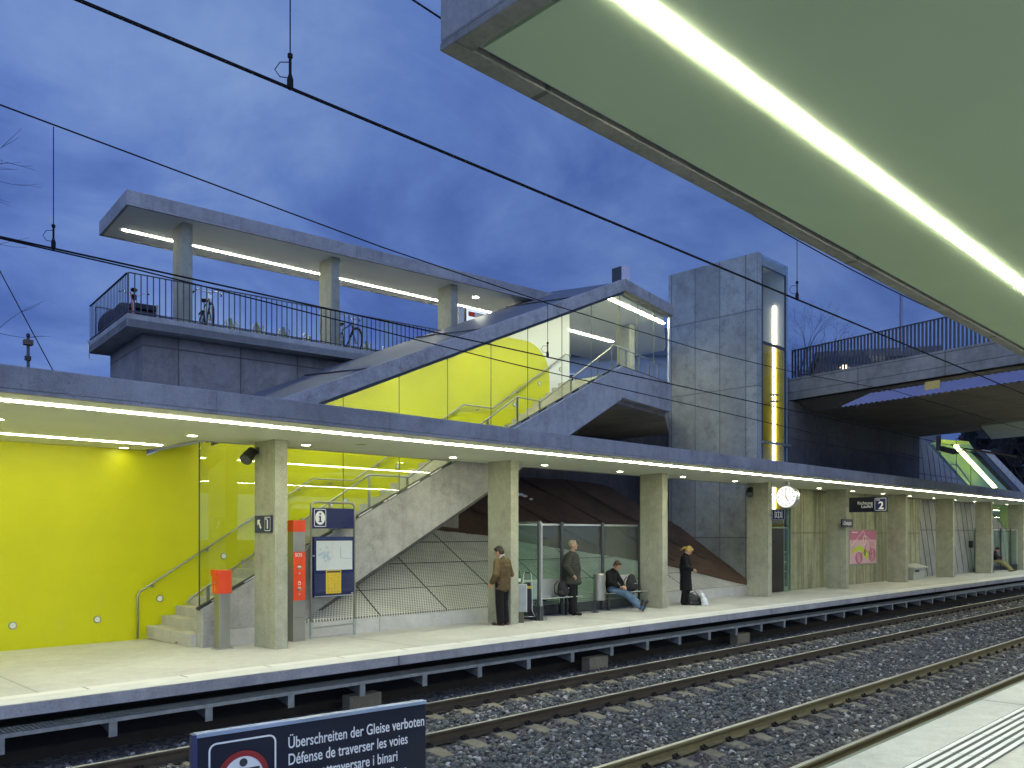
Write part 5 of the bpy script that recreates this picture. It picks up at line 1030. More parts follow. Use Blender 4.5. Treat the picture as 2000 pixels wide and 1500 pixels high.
# prohibition sign close to the viewer
def prohibition():
    A = onY(378, 1437, 2.6); B_ = onZ(827, 1370, A.z); rot = math.atan2(B_.y - A.y, B_.x - A.x); w, h = math.hypot(B_.x - A.x, B_.y - A.y), .62; t = T('prohibition_sign', 'dark blue sign forbidding people to cross the tracks, close to the viewer', 'sign', (A.x + .012, A.y, A.z - h - .010), rz=rot)
    MB().box(0, w, 0, .03, 0, h).build('sign_panel', M_navy, t, bevel=.002); MB().box(-.002, w + .002, -.003, .033, h, h + .012).build('top_rail', plain('sign_top_alu', (.40, .48, .62), .35, .6), t)
    MB().box(-.014, 0, -.002, .032, 0, h + .01).build('end_cap', plain('sign_edge', (.05, .06, .16), .4, .4), t)
    m = MB(); rrect(m, .149, h - .189, .228, .33, -.002, .026, .006); m.build('pictogram_outline', M_signwhite, t)
    c = (.149, 0, h - .150); MB().lathe([(.068, -.0035), (.087, -.0035), (.087, -.0015), (.068, -.0015)], c, 40, 'y').build('red_ring', M_signred, t); MB().lathe([(0, -.0028), (.0685, -.0028), (.0685, -.0012)], c, 40, 'y').build('white_disc', M_signwhite, t)
    m = MB().lathe([(0, -.005), (.0135, -.005), (.0135, -.003)], (c[0], 0, c[2] + .048), 18, 'y'); m.bar((c[0] - .055, -.004, c[2] + .022), (c[0] + .055, -.004, c[2] + .022), .011, .002, up=(0, 1, 0)); m.prism([(c[0] - .016, -.0045, c[2] + .024), (c[0] + .016, -.0045, c[2] + .024), (c[0] + .014, -.0045, c[2] - .075), (c[0] + .003, -.0045, c[2] - .075), (c[0], -.0045, c[2] - .02), (c[0] - .003, -.0045, c[2] - .075), (c[0] - .014, -.0045, c[2] - .075)], (0, .001, 0)); m.build('person_pictogram', M_ink, t)
    for i, s in enumerate(('\u00dcberschreiten der Gleise verboten', 'D\u00e9fense de traverser les voies', 'Vietato attraversare i binari', 'Do not cross the railway lines')): text(s, .0555, M_signwhite, t, (.352 * w, -.0015, h - .082 - .0575 * i), sx=.575 * w / .61 * .86, bold=.008, ext=.0005)
    for x in (.2, .8): MB().box(x - .02, x + .02, .03, .07, -1.32, h - .03).build('sign_post', M_galv, t)
prohibition()
# ================================================================== GLASS SHELTERS
def bench(loc, label, group):
    t = T('bench', label, 'bench', loc, rz=0, group=group); L_ = 1.50; lw = plain('bench_mesh', (.60, .63, .62), .4, .5, .05, 30) if 'bench_mesh' not in MATS else MATS['bench_mesh']
    s = MB(); s.prism([(0, -.24, .455), (0, -.22, .47), (0, .20, .435), (0, .20, .415), (0, -.22, .45)], (L_, 0, 0)); s.build('seat', lw, t, bevel=.006)
    b = MB(); b.prism([(0, .215, .44), (0, .235, .44), (0, .345, .87), (0, .325, .875)], (L_, 0, 0)); b.build('backrest', lw, t, bevel=.006)
    f = MB(); f.tube([(.0, .215, .43), (.0, .335, .87), (L_, .335, .87), (L_, .215, .43)], .014, 8); f.build('back_frame', M_alu, t, smooth=True)
    for x in (.22, L_ - .22):
        m = MB().bar((x, .12, -.02), (x, .12, .42), .05, .05); m.bar((x, -.2, .425), (x, .22, .405), .045, .03); m.box(x - .05, x + .05, .02, .22, -.02, -.005); m.build('leg', M_frame, t)
    return t
def shelter(x0, x1, dz, label, group):
    y0, y1 = 13.13, 13.97; zb, zt = .26, 2.20; t = T('glass_shelter', label, 'shelter', ((x0 + x1) / 2, 13.5, -.05), group=group)
    n = 3 if x1 - x0 > 4 else 2
    def panel(a, b, zt_=zt):
        a = Vector(a); b = Vector(b); d = (b - a).normalized(); nn = Vector((-d.y, d.x, 0)) * .012
        MB().prism([a + Vector((0, 0, zb)), b + Vector((0, 0, zb)), b + Vector((0, 0, zt_)), a + Vector((0, 0, zt_))], nn).build('glass_pane', M_glassg, t)
        l = MB(); z = zb + .04
        MB().bar(a + Vector((0, 0, zb - .13)), b + Vector((0, 0, zb - .13)), .035, .24).build('kick_plate', M_frame, t); MB().bar(a + Vector((0, 0, zt_ + .02)), b + Vector((0, 0, zt_ + .02)), .045, .05).build('top_rail', M_alu, t)
    panel((x0, y0, -.04), (x0, y1, -.04), zt + .03); panel((x1, y0, -.04), (x1, y1, -.04)); 
    xs = [x0 + (x1 - x0) * k / n for k in range(n + 1)]
    for a, b in zip(xs, xs[1:]): panel((a + .03, y1, -.04), (b - .03, y1, -.04))
    pf = [(x0, y0 + .10), (x0, y1), (x1, y0 + .36), (x1, y1)] + [(x, y1) for x in xs[1:-1]]
    for x, y in pf: MB().cyl((x, y - .05, -.05), (x, y - .05, zt + .05), .048, n=16).build('post', M_frame, t); 
    for x, y in ((x0, y0), (x1, y0)): MB().box(x - .03, x + .03, y - .03, y + .03, .3, zt).build('edge_profile', M_alu, t); MB().box(x - .06, x + .06, y - .03, y + .25, -.05, .3).build('foot_shoe', M_frame, t)
    for x, y in ((x0 + .12, y0 + .02), (x1 - .28, y0 + .33)): m = MB().box(x - .12, x + .14, y - .07, y + .07, -.045, -.03); [m.cyl((x + q, y, -.03), (x + q, y, .0), .012, n=6) for q in (-.08, .09)]; m.build('base_plate', M_galv, t)
    return t
shelter(13.78, 18.55, 0, 'glass waiting shelter with two benches between two concrete columns', 'glass shelters'); shelter(47.2, 51.5, 0, 'distant glass waiting shelter at the right edge of the photo', 'glass shelters')
bench((14.05, 13.62, -.035), 'pale metal bench on the left in the near glass shelter with a slumped black rucksack', 'shelter benches'); bench((16.75, 13.62, -.035), 'pale metal bench under the seated man in jeans', 'shelter benches'); bench((47.9, 13.62, -.035), 'pale metal bench in the distant shelter under the seated person', 'shelter benches')
def bin_():
    x, y = 16.22, 13.42; t = T('litter_bin', 'cylindrical steel litter bin beside the standing grey haired man', 'litter bin', (x, y, -.03))
    MB().lathe([(.14, .28), (.145, .29), (.145, .93), (.135, .95), (.10, .95), (.10, .9)], (x, y, 0), 28).build('drum', M_steel, t, smooth=False); MB().cyl((x + .0, y + .15, -.03), (x, y + .15, .9), .03, n=10).build('stand', M_frame, t); MB().box(x - .08, x + .08, y + .08, y + .22, -.035, -.02).build('foot_plate', M_frame, t)
bin_()
def bag(loc, rz, label, slump=0., name='rucksack'):
    t = T(name, label, 'rucksack', loc, rz=rz); m = MB(); m.ell((0, 0, .20), (.17, .12, .22)); m.ell((0, .0, .09), (.20, .13, .10)); m.ell((slump * .4, 0, .36), (.12, .09, .09)); m.ell((0, -.10, .14), (.13, .06, .11)); m.build('bag_body', plain('bag_black', (.014, .014, .016), .75, 0, .25, 14, .006), t, remesh=.014, sm=3)
    s = MB()
    for sx_ in (-.09, .09): s.tube([(sx_, .09, .38), (sx_ * 1.2, .17, .28), (sx_ * 1.4, .16, .12), (sx_ * 1.5, .1, .05)], .014, 6)
    s.tube([(-.04, .0, .41), (-.03, .0, .45), (.03, 0, .45), (.04, 0, .41)], .009, 6); s.tube([(.16, -.03, .36), (.24, -.06, .26), (.25, -.08, .1), (.24, -.14, -.02)], .010, 6); s.build('strap', M_black, t, smooth=True)
    MB().box(-.03, .03, -.165, -.158, .20, .225).build('badge', M_alu, t); return t
bag((15.05, 13.60, .425), R(15), 'black rucksack slumped on the left shelter bench', .5); bag((17.75, 13.58, .43), R(-10), 'black rucksack on the bench beside the seated man in jeans'); bag((48.2, 13.55, .43), R(5), 'dark bag with a pale top on the distant shelter bench')
# ================================================================== PEOPLE
SKIN = plain('skin', (.46, .26, .17), .5, 0, .08, 6)
EYE = plain('eye_dark', (.03, .02, .015), .3)
def hair_m(n, c): return plain(n, c, .6, 0, .35, 30, .004)
def cloth(n, c, var=.22, bmp=.012): return plain(n, c, .85, 0, var, 5, bmp, .2, bscale=9)
def V(*a): return Vector(a)
def head_geo(m, hc, q, sc_=1.0):
    """hc head centre, q rotation matrix (x forward, z up)"""
    P = lambda x, y, z: hc + q @ (V(x, y, z) * sc_)
    m.ell(P(-.012, 0, .03), (.098 * sc_, .076 * sc_, .098 * sc_), 16, 12, q); m.ell(P(.022, 0, -.045), (.068 * sc_, .058 * sc_, .075 * sc_), 14, 10, q); m.ell(P(.055, 0, -.088), (.026 * sc_, .028 * sc_, .024 * sc_), 10, 8, q)
    m.cap(P(.083, 0, .018), P(.108, 0, -.022), .010 * sc_, .016 * sc_); m.ell(P(.082, 0, -.054), (.014 * sc_, .026 * sc_, .011 * sc_), 10, 7, q); m.ell(P(.078, 0, .036), (.016 * sc_, .05 * sc_, .010 * sc_), 10, 7, q)
    for s in (-1, 1): m.ell(P(-.008, .077 * s, -.005), (.022 * sc_, .012 * sc_, .034 * sc_), 10, 7, q); m.ell(P(.06, .040 * s, -.028), (.025 * sc_, .02 * sc_, .022 * sc_), 8, 6, q)
    return P
def hand(m, w, d, up, side, curl=.5):
    """wrist w, direction d, palm normal up, side +1 thumb toward d x up"""
    d = d.normalized(); up = (up - d * up.dot(d)).normalized(); r = d.cross(up) * side
    k = w + d * .085
    m.cap(w, w + d * .03, .024, .026); m.cap(w + d * .035 + r * .022, k + r * .028, .016); m.cap(w + d * .035 - r * .02, k - r * .028, .015); m.cap(w + d * .03, k, .018)
    for i, (o, l) in enumerate(((.032, .070), (.011, .080), (-.011, .074), (-.031, .058))):
        a = k + r * o; d1 = (d - up * curl * .6).normalized(); d2 = (d - up * curl * 1.6).normalized(); b = a + d1 * l * .5; m.cap(a, b, .0100, .0092, 8); m.cap(b, b + d2 * l * .5, .0090, .0080, 8)
    a = w + d * .03 + r * .03; b = a + (d * .6 + r * .7 - up * .2).normalized() * .045; m.cap(a, b, .013, .011, 8); m.cap(b, b + (d * .95 + r * .15 - up * .3).normalized() * .035, .010, .009, 8)
def shoe(m, ankle, fwd, up=V(0, 0, 1), s=1.0):
    f = fwd.normalized(); up = (up - f * up.dot(f)).normalized(); g = ankle - up * .075 * s
    q = Matrix((f, up.cross(f), up)).transposed()
    m.ell(g + f * .13 * s + up * .03, (.10 * s, .046 * s, .036 * s), 12, 8, q); m.ell(g - f * .01 * s + up * .04, (.075 * s, .040 * s, .045 * s), 12, 8, q); m.cap(g + up * .05, g + up * .09, .045 * s, .042 * s)
    for a in (-.06, .0, .06, .12, .17): m.ell(g + f * a * s + up * .010, (.05 * s, .040 * s, .012 * s), 10, 6, q)
def eyes(t, P, hcq, parent):
    e = MB()
    for s in (-1, 1): e.ell(P(.0895, .031 * s, .012), .0085, 8, 6)
    e.build('eyes', EYE, parent, smooth=True); mth = MB(); mth.cap(P(.0955, -.02, -.053), P(.0955, .02, -.053), .004, n=6); mth.build('mouth', plain('lips', (.30, .12, .09), .5), parent, smooth=True)
YW0 = -44.4
def person(label, loc, phi, spec):
    t = T('person', label, 'person', loc, rz=R(phi + YW0)); J = spec['J']; m = MB(); sk = spec.get('s', 1.0)
    q = Euler((R(spec.get('roll', 0)), R(spec.get('pitch', 0)), R(spec.get('turn', 0))), 'ZYX').to_matrix() if 0 else (Matrix.Rotation(R(spec.get('turn', 0)), 3, 'Z') @ Matrix.Rotation(R(spec.get('pitch', 0)), 3, 'Y'))
    P = head_geo(m, J['head'], q, spec.get('hs', 1.0))
    m.cap(J['neck'], J['head'] + q @ V(-.02, 0, -.05), .058, .054); m.cap(J['chest'], J['neck'], .09, .062)
    m.ell(J['chest'], (.095, .14, .14)); m.cap(J['pelvis'], J['chest'], .10, .10); m.ell(J['pelvis'], (.11, .15, .11))
    for s in ('l', 'r'):
        m.cap(J['sh' + s], J['chest'], .055, .08); m.cap(J['sh' + s], J['el' + s], .050, .040); m.cap(J['el' + s], J['wr' + s], .040, .026)
        m.cap(J['hip' + s], J['kn' + s], .082, .055); m.cap(J['kn' + s], J['an' + s], .052, .034); m.cap(J['an' + s], J['an' + s] + J['ft' + s].normalized() * .12 - V(0, 0, .04), .034, .026)
        hd, hu = J.get('hd' + s, (J['wr' + s] - J['el' + s])), J.get('hu' + s, V(0, 1 if s == 'r' else -1, 0)); hand(m, J['wr' + s], hd, hu, 1 if s == 'l' else -1, spec.get('curl', .5))
    body = m.build('body', SKIN, t, remesh=.0065, sm=2)
    eyes(t, P, q, body)
    # trousers
    m = MB(); fl = spec.get('flare', (.105, .085, .075))
    m.cap(J['hipl'] + V(0, 0, .02), J['hipr'] + V(0, 0, .02), .115); m.cap(J['pelvis'], J['pelvis'] + (J['chest'] - J['pelvis']) * .3, .135, .13)
    for s in ('l', 'r'): m.cap(J['hip' + s], J['kn' + s], fl[0], fl[1]); m.cap(J['kn' + s], J['an' + s] + (J['kn' + s] - J['an' + s]) * .02, fl[1], fl[2]); m.ell(J['kn' + s], fl[1] * 1.03)
    m.build('trousers', spec['trousers'], t, remesh=.011, sm=2)
    for s in ('l', 'r'): m = MB(); shoe(m, J['an' + s], J['ft' + s], J.get('fu' + s, V(0, 0, 1))); so = m.build('shoe', spec['shoes'], t, remesh=.009, sm=2)
    # jacket
    m = MB(); jb = spec['jbot']; cw = spec.get('jw', (.155, .195))
    c, p = J['chest'], J['pelvis']; ax = (c - p); 
    for f in np.linspace(-jb, 1.0, 9): z = p + ax * f; w = 1.0 + .06 * math.sin(f * 5); m.ell(z, (cw[0] * w * spec.get('belly', 1.0), cw[1] * w, .10))
    m.ell(c + V(0, 0, .07), (cw[0] * .85, cw[1] * .9, .10))
    if spec.get('skirt'):
        for f in np.linspace(0, 1, 7): z = p + V(.01 * f, 0, -.06 - spec['skirt'] * f); m.ell(z, (cw[0] * (.98 + .14 * f), cw[1] * (.95 + .12 * f), .07))
    ar = spec.get('arm', (.078, .068, .054))
    for s in ('l', 'r'): m.cap(J['sh' + s], c + V(0, 0, .06), ar[0], .10); m.cap(J['sh' + s], J['el' + s], ar[0], ar[1]); m.cap(J['el' + s], J['el' + s] + (J['wr' + s] - J['el' + s]) * .96, ar[1], ar[2]); m.ell(J['el' + s], ar[1] * 1.08)
    nk = J['neck']; m.cap(c + V(0, 0, .10), nk + (nk - c).normalized() * .0, .10, .078)
    m.build('jacket', spec['jacket'], t, remesh=.011, sm=2)
    if 'collar' in spec:
        m = MB(); d = (J['head'] - nk).normalized(); m.tube([nk + q @ V(.065 * math.cos(a), .068 * math.sin(a), 0) + V(0, 0, .035 - .03 * math.cos(a)) for a in np.linspace(0, 6.28, 18, endpoint=False)], .016, 7, closed=True); m.build('collar', spec['collar'], t, smooth=True)
    # hair
    m = MB(); h = J['head']; k = spec.get('hs', 1.0); Q = lambda x, y, z: h + q @ (V(x, y, z) * k)
    m.ell(Q(-.022, 0, .048), (.100 * k, .083 * k, .093 * k), 16, 12, q); m.ell(Q(-.052, 0, .0), (.068 * k, .078 * k, .085 * k), 14, 10, q); m.ell(Q(.035, 0, .098), (.055 * k, .062 * k, .03 * k), 12, 8, q)
    for s in (-1, 1): m.ell(Q(-.02, .068 * s, .022), (.045 * k, .018 * k, .04 * k), 10, 8, q)
    if spec.get('long'): m.ell(Q(.03, 0, .07), (.07, .078, .05), 12, 8, q); [m.ell(Q(.03, .07 * s, .02), (.045, .016, .06), 10, 8, q) for s in (-1, 1)]
    for a in spec.get('pony', []): m.ell(Q(*a[:3]), a[3], 10, 8)
    m.build('hair', spec['hair'], t, remesh=.009, sm=1)
    return t, P, q
def stand_J(H_=1.75, lean=0., stance=.09, hb=(0, 0), armpose=None):
    k = H_ / 1.75; J = dict(pelvis=V(0, 0, .97), chest=V(-.01 + lean * .3, 0, 1.31), neck=V(.0 + lean * .6, 0, 1.47), head=V(.03 + lean + hb[0], 0, 1.635 + hb[1]))
    for s, g in (('l', 1), ('r', -1)): J['sh' + s] = V(-.01 + lean * .4, .175 * g, 1.40); J['hip' + s] = V(0, .085 * g, .93); J['kn' + s] = V(.015, stance * 1.05 * g, .50); J['an' + s] = V(-.02, stance * 1.1 * g, .085); J['ft' + s] = V(1, .18 * g, 0)
    J.update(armpose or {})
    return {a: (b * k if a[:2] not in ('ft', 'hd', 'hu') else b) for a, b in J.items()}
def people():
    # man in brown jacket, seen from behind
    p = onZ(981, 1221, -.03); arm = dict(ell=V(-.06, .29, 1.13), wrl=V(.10, .24, .96), elr=V(-.02, -.27, 1.12), wrr=V(.17, -.15, 1.0))
    J = stand_J(1.72, .03, .075, (.035, -.02), arm)
    person('man in a brown jacket standing with his back turned at the second column', (p.x, p.y, -.035), 142, dict(J=J, pitch=24, turn=14, trousers=cloth('trousers_black', (.010, .009, .010)), shoes=plain('shoes_brown', (.060, .030, .020), .5), jacket=cloth('jacket_brown', (.105, .075, .036), .4, .02), jbot=.42, jw=(.165, .205), hair=hair_m('hair_dark', (.025, .018, .012)), collar=cloth('shirt_pale', (.5, .5, .5)), arm=(.085, .076, .060), flare=(.110, .090, .084)))
    # grey haired man
    p = onZ(1117, 1201, -.035); arm = dict(ell=V(-.07, .29, 1.15), wrl=V(.07, .21, .97), elr=V(-.07, -.29, 1.15), wrr=V(.07, -.21, .97), hdl=V(.45, -.35, -.6), hdr=V(.45, .35, -.6)); J = stand_J(1.83, 0, .075, (.0, .0), arm); J['anr'] = J['anr'] + V(.10, 0, 0)
    person('tall grey haired man in a dark coat standing with hands in pockets, looking up', (p.x, p.y, -.04), -22, dict(J=J, pitch=-10, turn=14, trousers=cloth('trousers_ink', (.011, .011, .013)), shoes=plain('shoes_black', (.012, .012, .012), .4), jacket=cloth('coat_olive_grey', (.040, .042, .034), .3), jbot=.42, skirt=.16, jw=(.215, .25), hair=hair_m('hair_grey', (.26, .22, .14)), collar=cloth('collar_plaid', (.30, .25, .22), .5), arm=(.092, .084, .066), flare=(.122, .108, .10)))
    # woman
    p = onZ(1339, 1181, -.03); arm = dict(ell=V(.02, .22, 1.13), wrl=V(.19, .07, 1.05), elr=V(.02, -.22, 1.13), wrr=V(.19, -.07, 1.05)); J = stand_J(1.66, .02, .06, (.045, -.035), arm)
    person('blond woman in a long black coat looking down at her hands', (p.x, p.y, -.035), -14, dict(J=J, pitch=38, turn=0, trousers=cloth('trousers_dark', (.007, .007, .008)), shoes=plain('boots_black', (.01, .01, .01), .4), jacket=cloth('coat_black', (.009, .009, .011), .25), jbot=.2, skirt=.42, jw=(.165, .19), hair=hair_m('hair_blond', (.36, .25, .06)), arm=(.074, .064, .052), flare=(.11, .11, .125), long=True, hs=.98, pony=[(-.13, 0, .02, .028), (-.16, 0, -.01, .032), (-.175, 0, -.05, .030), (-.18, 0, -.09, .024), (-.19, .02, -.12, .016)]))
    # seated man in jeans: forward (-y) is local x
    bx, by = 16.95, 13.55
    def seated(legs): 
        J = dict(pelvis=V(.0, 0, .56), chest=V(-.02, 0, .87), neck=V(.07, 0, 1.04), head=V(.16, 0, 1.16))
        for s, g in (('l', 1), ('r', -1)): J['sh' + s] = V(.0, .17 * g, .97); J['hip' + s] = V(.04, .09 * g, .54)
        J.update(legs); return J
    J = seated(dict(knl=V(.46, .11, .42), knr=V(.44, -.06, .45), anl=V(.86, .06, .12), anr=V(.80, -.0, .15), ftl=V(.45, .25, 1), ftr=V(.45, -.1, 1), ful=V(-1, 0, .35), fur=V(-1, 0, .35), ell=V(.10, .26, .76), wrl=V(.28, .10, .64), elr=V(.08, -.26, .76), wrr=V(.27, -.10, .63), hdl=V(.7, -.4, -.25), hdr=V(.7, .5, -.25), hul=V(0, 0, 1), hur=V(0, 0, 1)))
    jeans = cloth('jeans_blue', (.085, .135, .20), .45, .012)
    person('young man in jeans sitting on the bench with legs stretched out and head bowed', (bx, by + .05, -.03), -38, dict(J=J, pitch=36, turn=-8, trousers=jeans, shoes=plain('trainers_black', (.022, .021, .02), .6), jacket=cloth('hoodie_black', (.010, .010, .011), .3), jbot=.15, jw=(.15, .19), hair=hair_m('hair_brown', (.045, .028, .016)), arm=(.078, .068, .052), flare=(.095, .080, .082), curl=.8))
    J2 = seated(dict(knl=V(.44, .12, .50), knr=V(.44, -.08, .47), anl=V(.82, .12, .10), anr=V(.75, -.06, .10), ftl=V(1, .1, .25), ftr=V(1, -.1, .2), ell=V(.14, .24, .76), wrl=V(.36, .06, .72), elr=V(.14, -.24, .76), wrr=V(.36, -.06, .72)))
    person('dark clothed person bending forward on the bench of the distant shelter', (48.95, 13.55, -.03), -38, dict(J=J2, pitch=40, turn=0, trousers=cloth('trousers_khaki', (.26, .23, .10), .2), shoes=plain('shoes_tan', (.10, .07, .03), .6), jacket=cloth('jacket_plum', (.018, .012, .018), .3), jbot=.15, jw=(.16, .20), hair=hair_m('hair_black', (.010, .008, .008))))
people()
def luggage():
    p = onZ(1030, 1212, -.03); t = T('luggage_trolley', 'folding luggage trolley with two wheels loaded beside the second column', 'trolley', (p.x, p.y, -.035), rz=R(-50))
    for s in (-.21, .21):
        w = MB().tube([(s, .095 * math.cos(a), .095 + .085 * math.sin(a)) for a in np.linspace(0, 6.283, 20, endpoint=False)], .013, 7, closed=True); wo = w.build('wheel', M_black, t, smooth=True); h = MB().lathe([(0, -.012), (.066, -.010), (.066, .010), (0, .012)], (s, 0, .095), 18, 'x'); h.build('hub', M_alu, wo)
    m = MB().cyl((-.21, 0, .095), (.21, 0, .095), .010, n=8)
    for s in (-.11, .11): m.tube([(s * 1.7, 0, .095), (s, .03, .22), (s, .03, .80), (s * .8, .03, 1.06)], .010, 8)
    m.tube([(-.088, .03, 1.06), (-.07, .03, 1.10), (.07, .03, 1.10), (.088, .03, 1.06)], .010, 8); m.cyl((-.11, .03, .30), (.11, .03, .30), .008, n=6); m.cyl((-.11, .03, .7), (.11, .03, .7), .008, n=6); m.build('trolley_frame', M_alu, t, smooth=True); MB().cyl((-.06, .03, 1.10), (.06, .03, 1.10), .015, n=8).build('grip', M_black, t)
    b = T('trolley_bag', 'narrow dark bag strapped to the luggage trolley', 'bag', (p.x, p.y, -.035), rz=R(-50)); m = MB().box(-.10, .10, -.13, .01, .26, .74); m.build('bag_body', plain('bag_navy', (.016, .016, .03), .7, 0, .3, 8, .01), b, bevel=.03); MB().box(-.105, .105, -.14, .02, .745, .80).build('yellow_strap', plain('strap_yellow', (.55, .42, .05), .7), b, bevel=.01); m = MB().box(-.08, .08, -.11, .0, .80, .88); m.build('bag_top', M_black, b, bevel=.02)
    q = onZ(1010, 1216, -.03); c = T('flight_case', 'upright silver equipment case with a black handle beside the trolley', 'case', (q.x + .02, q.y + .02, -.035), rz=R(-35)); MB().box(-.20, .20, -.10, .10, .24, .86).build('case_body', plain('case_silver', (.34, .37, .34), .4, .6, .08), c, bevel=.02); m = MB()
    for x in (-.2, .2): m.box(x - .008, x + .008, -.104, .104, .24, .86)
    m.build('edge_trim', M_alu, c); MB().tube([(-.202, -.0, .45), (-.24, 0, .47), (-.24, 0, .62), (-.202, 0, .64)], .014, 8).build('handle', M_black, c, smooth=True); m = MB().box(-.14, .14, -.08, .08, .0, .24); m.build('case_base', plain('base_olive', (.10, .10, .06), .7), c, bevel=.01)
    d = T('bottle', 'green glass bottle standing on the silver case', 'bottle', (q.x + .12, q.y + .06, .825), rz=0); MB().lathe([(.035, 0), (.037, .01), (.037, .17), (.014, .23), (.014, .29), (.0, .29)], n=16).build('bottle_body', plain('bottle_green', (.02, .12, .05), .15), d, smooth=True); MB().lathe([(.0375, .05), (.0375, .13)], n=16).build('paper_label', M_signwhite, d)
    # bags by the woman
    w = onZ(1356, 1182, -.03); t = T('shoulder_bag', 'black bag standing on the platform by the blond woman', 'bag', (w.x, w.y, -.035), rz=R(-44)); m = MB(); m.ell((0, 0, .14), (.21, .12, .15)); m.ell((-.08, 0, .24), (.14, .09, .10)); m.ell((.02, 0, .06), (.24, .13, .07)); m.build('bag_body', plain('leather_black', (.010, .010, .011), .5, 0, .2, 12, .008), t, remesh=.014, sm=2); m = MB().tube([(-.14, .04, .26), (-.10, .06, .40), (.02, .06, .42), (.10, .04, .27)], .010, 6); m.tube([(-.14, -.04, .26), (-.10, -.06, .36), (.02, -.06, .38), (.10, -.04, .27)], .010, 6); m.build('handle', M_black, t, smooth=True)
    w = onZ(1374, 1183, -.03); t = T('shopping_bag', 'white plastic shopping bag leaning beside the black bag', 'bag', (w.x, w.y, -.035), rz=R(-44)); q = Matrix.Rotation(R(-18), 3, 'Y'); m = MB(); m.ell((0.02, 0, .14), (.09, .12, .15), 14, 10, q); m.ell((-.03, 0, .27), (.075, .10, .10), 14, 10, q); m.ell((.03, 0, .05), (.10, .12, .06)); m.build('bag_body', plain('plastic_white', (.74, .75, .75), .4, 0, .05, 6, .02, bscale=14), t, remesh=.014, sm=1)
    m = MB()
    for s in (-.05, .05): m.tube([(-.09, s, .33), (-.10, s, .40), (-.05, s, .42), (-.02, s, .35)], .008, 6)
    m.build('handle', MATS['plastic_white'], t, smooth=True); m = MB().bar((.09, -.06, .25), (.075, .06, .25), .004, .03); m.bar((.10, -.06, .2), (.09, .06, .2), .004, .02); m.build('print', plain('print_grey', (.4, .4, .42), .6), t)
luggage()
# ================================================================== BACKGROUND: trees, houses, bridge traffic
BARK = plain('bark', (.030, .024, .022), .9, 0, .3, 8, .01)
def tree(label, base, height, seed, spread=.55, depth=6, r0=.16, group='bare trees', first=.35):
    rr = random.Random(seed); t = T('bare_tree', label, 'tree', base, rz=0, group=group); tr = MB(); cr = MB()
    def grow(p, d, L_, r, k):
        n = 3 if k < 3 else 2; pts = [p]; q = p.copy(); dd = d.copy()
        for i in range(n): dd = (dd + V(rr.gauss(0, .12), rr.gauss(0, .12), rr.gauss(.03, .08))).normalized(); q = q + dd * (L_ / n); pts.append(q.copy())
        (tr if k == 0 else cr).tube(pts, [r * (1 - .45 * i / n) for i in range(n + 1)], 7 if k < 2 else (5 if k < 4 else 3), cap=False)
        if k >= depth: return
        for c in range(rr.choice((2, 3, 3)) if k else 4):
            a = dd.orthogonal().normalized(); a = Matrix.Rotation(rr.uniform(0, 6.283), 3, dd) @ a; nd = (dd + a * rr.uniform(.35, .9) * spread * 1.6).normalized(); s = pts[-1] if c < 2 else pts[rr.randint(1, n)]
            grow(s, nd, L_ * rr.uniform(.60, .80), max(r * .52, .006), k + 1)
    grow(V(0, 0, 0), V(rr.gauss(0, .04), rr.gauss(0, .04), 1), height * first, r0, 0)
    tr.build('trunk', BARK, t, smooth=True); cr.build('crown', BARK, t); return t
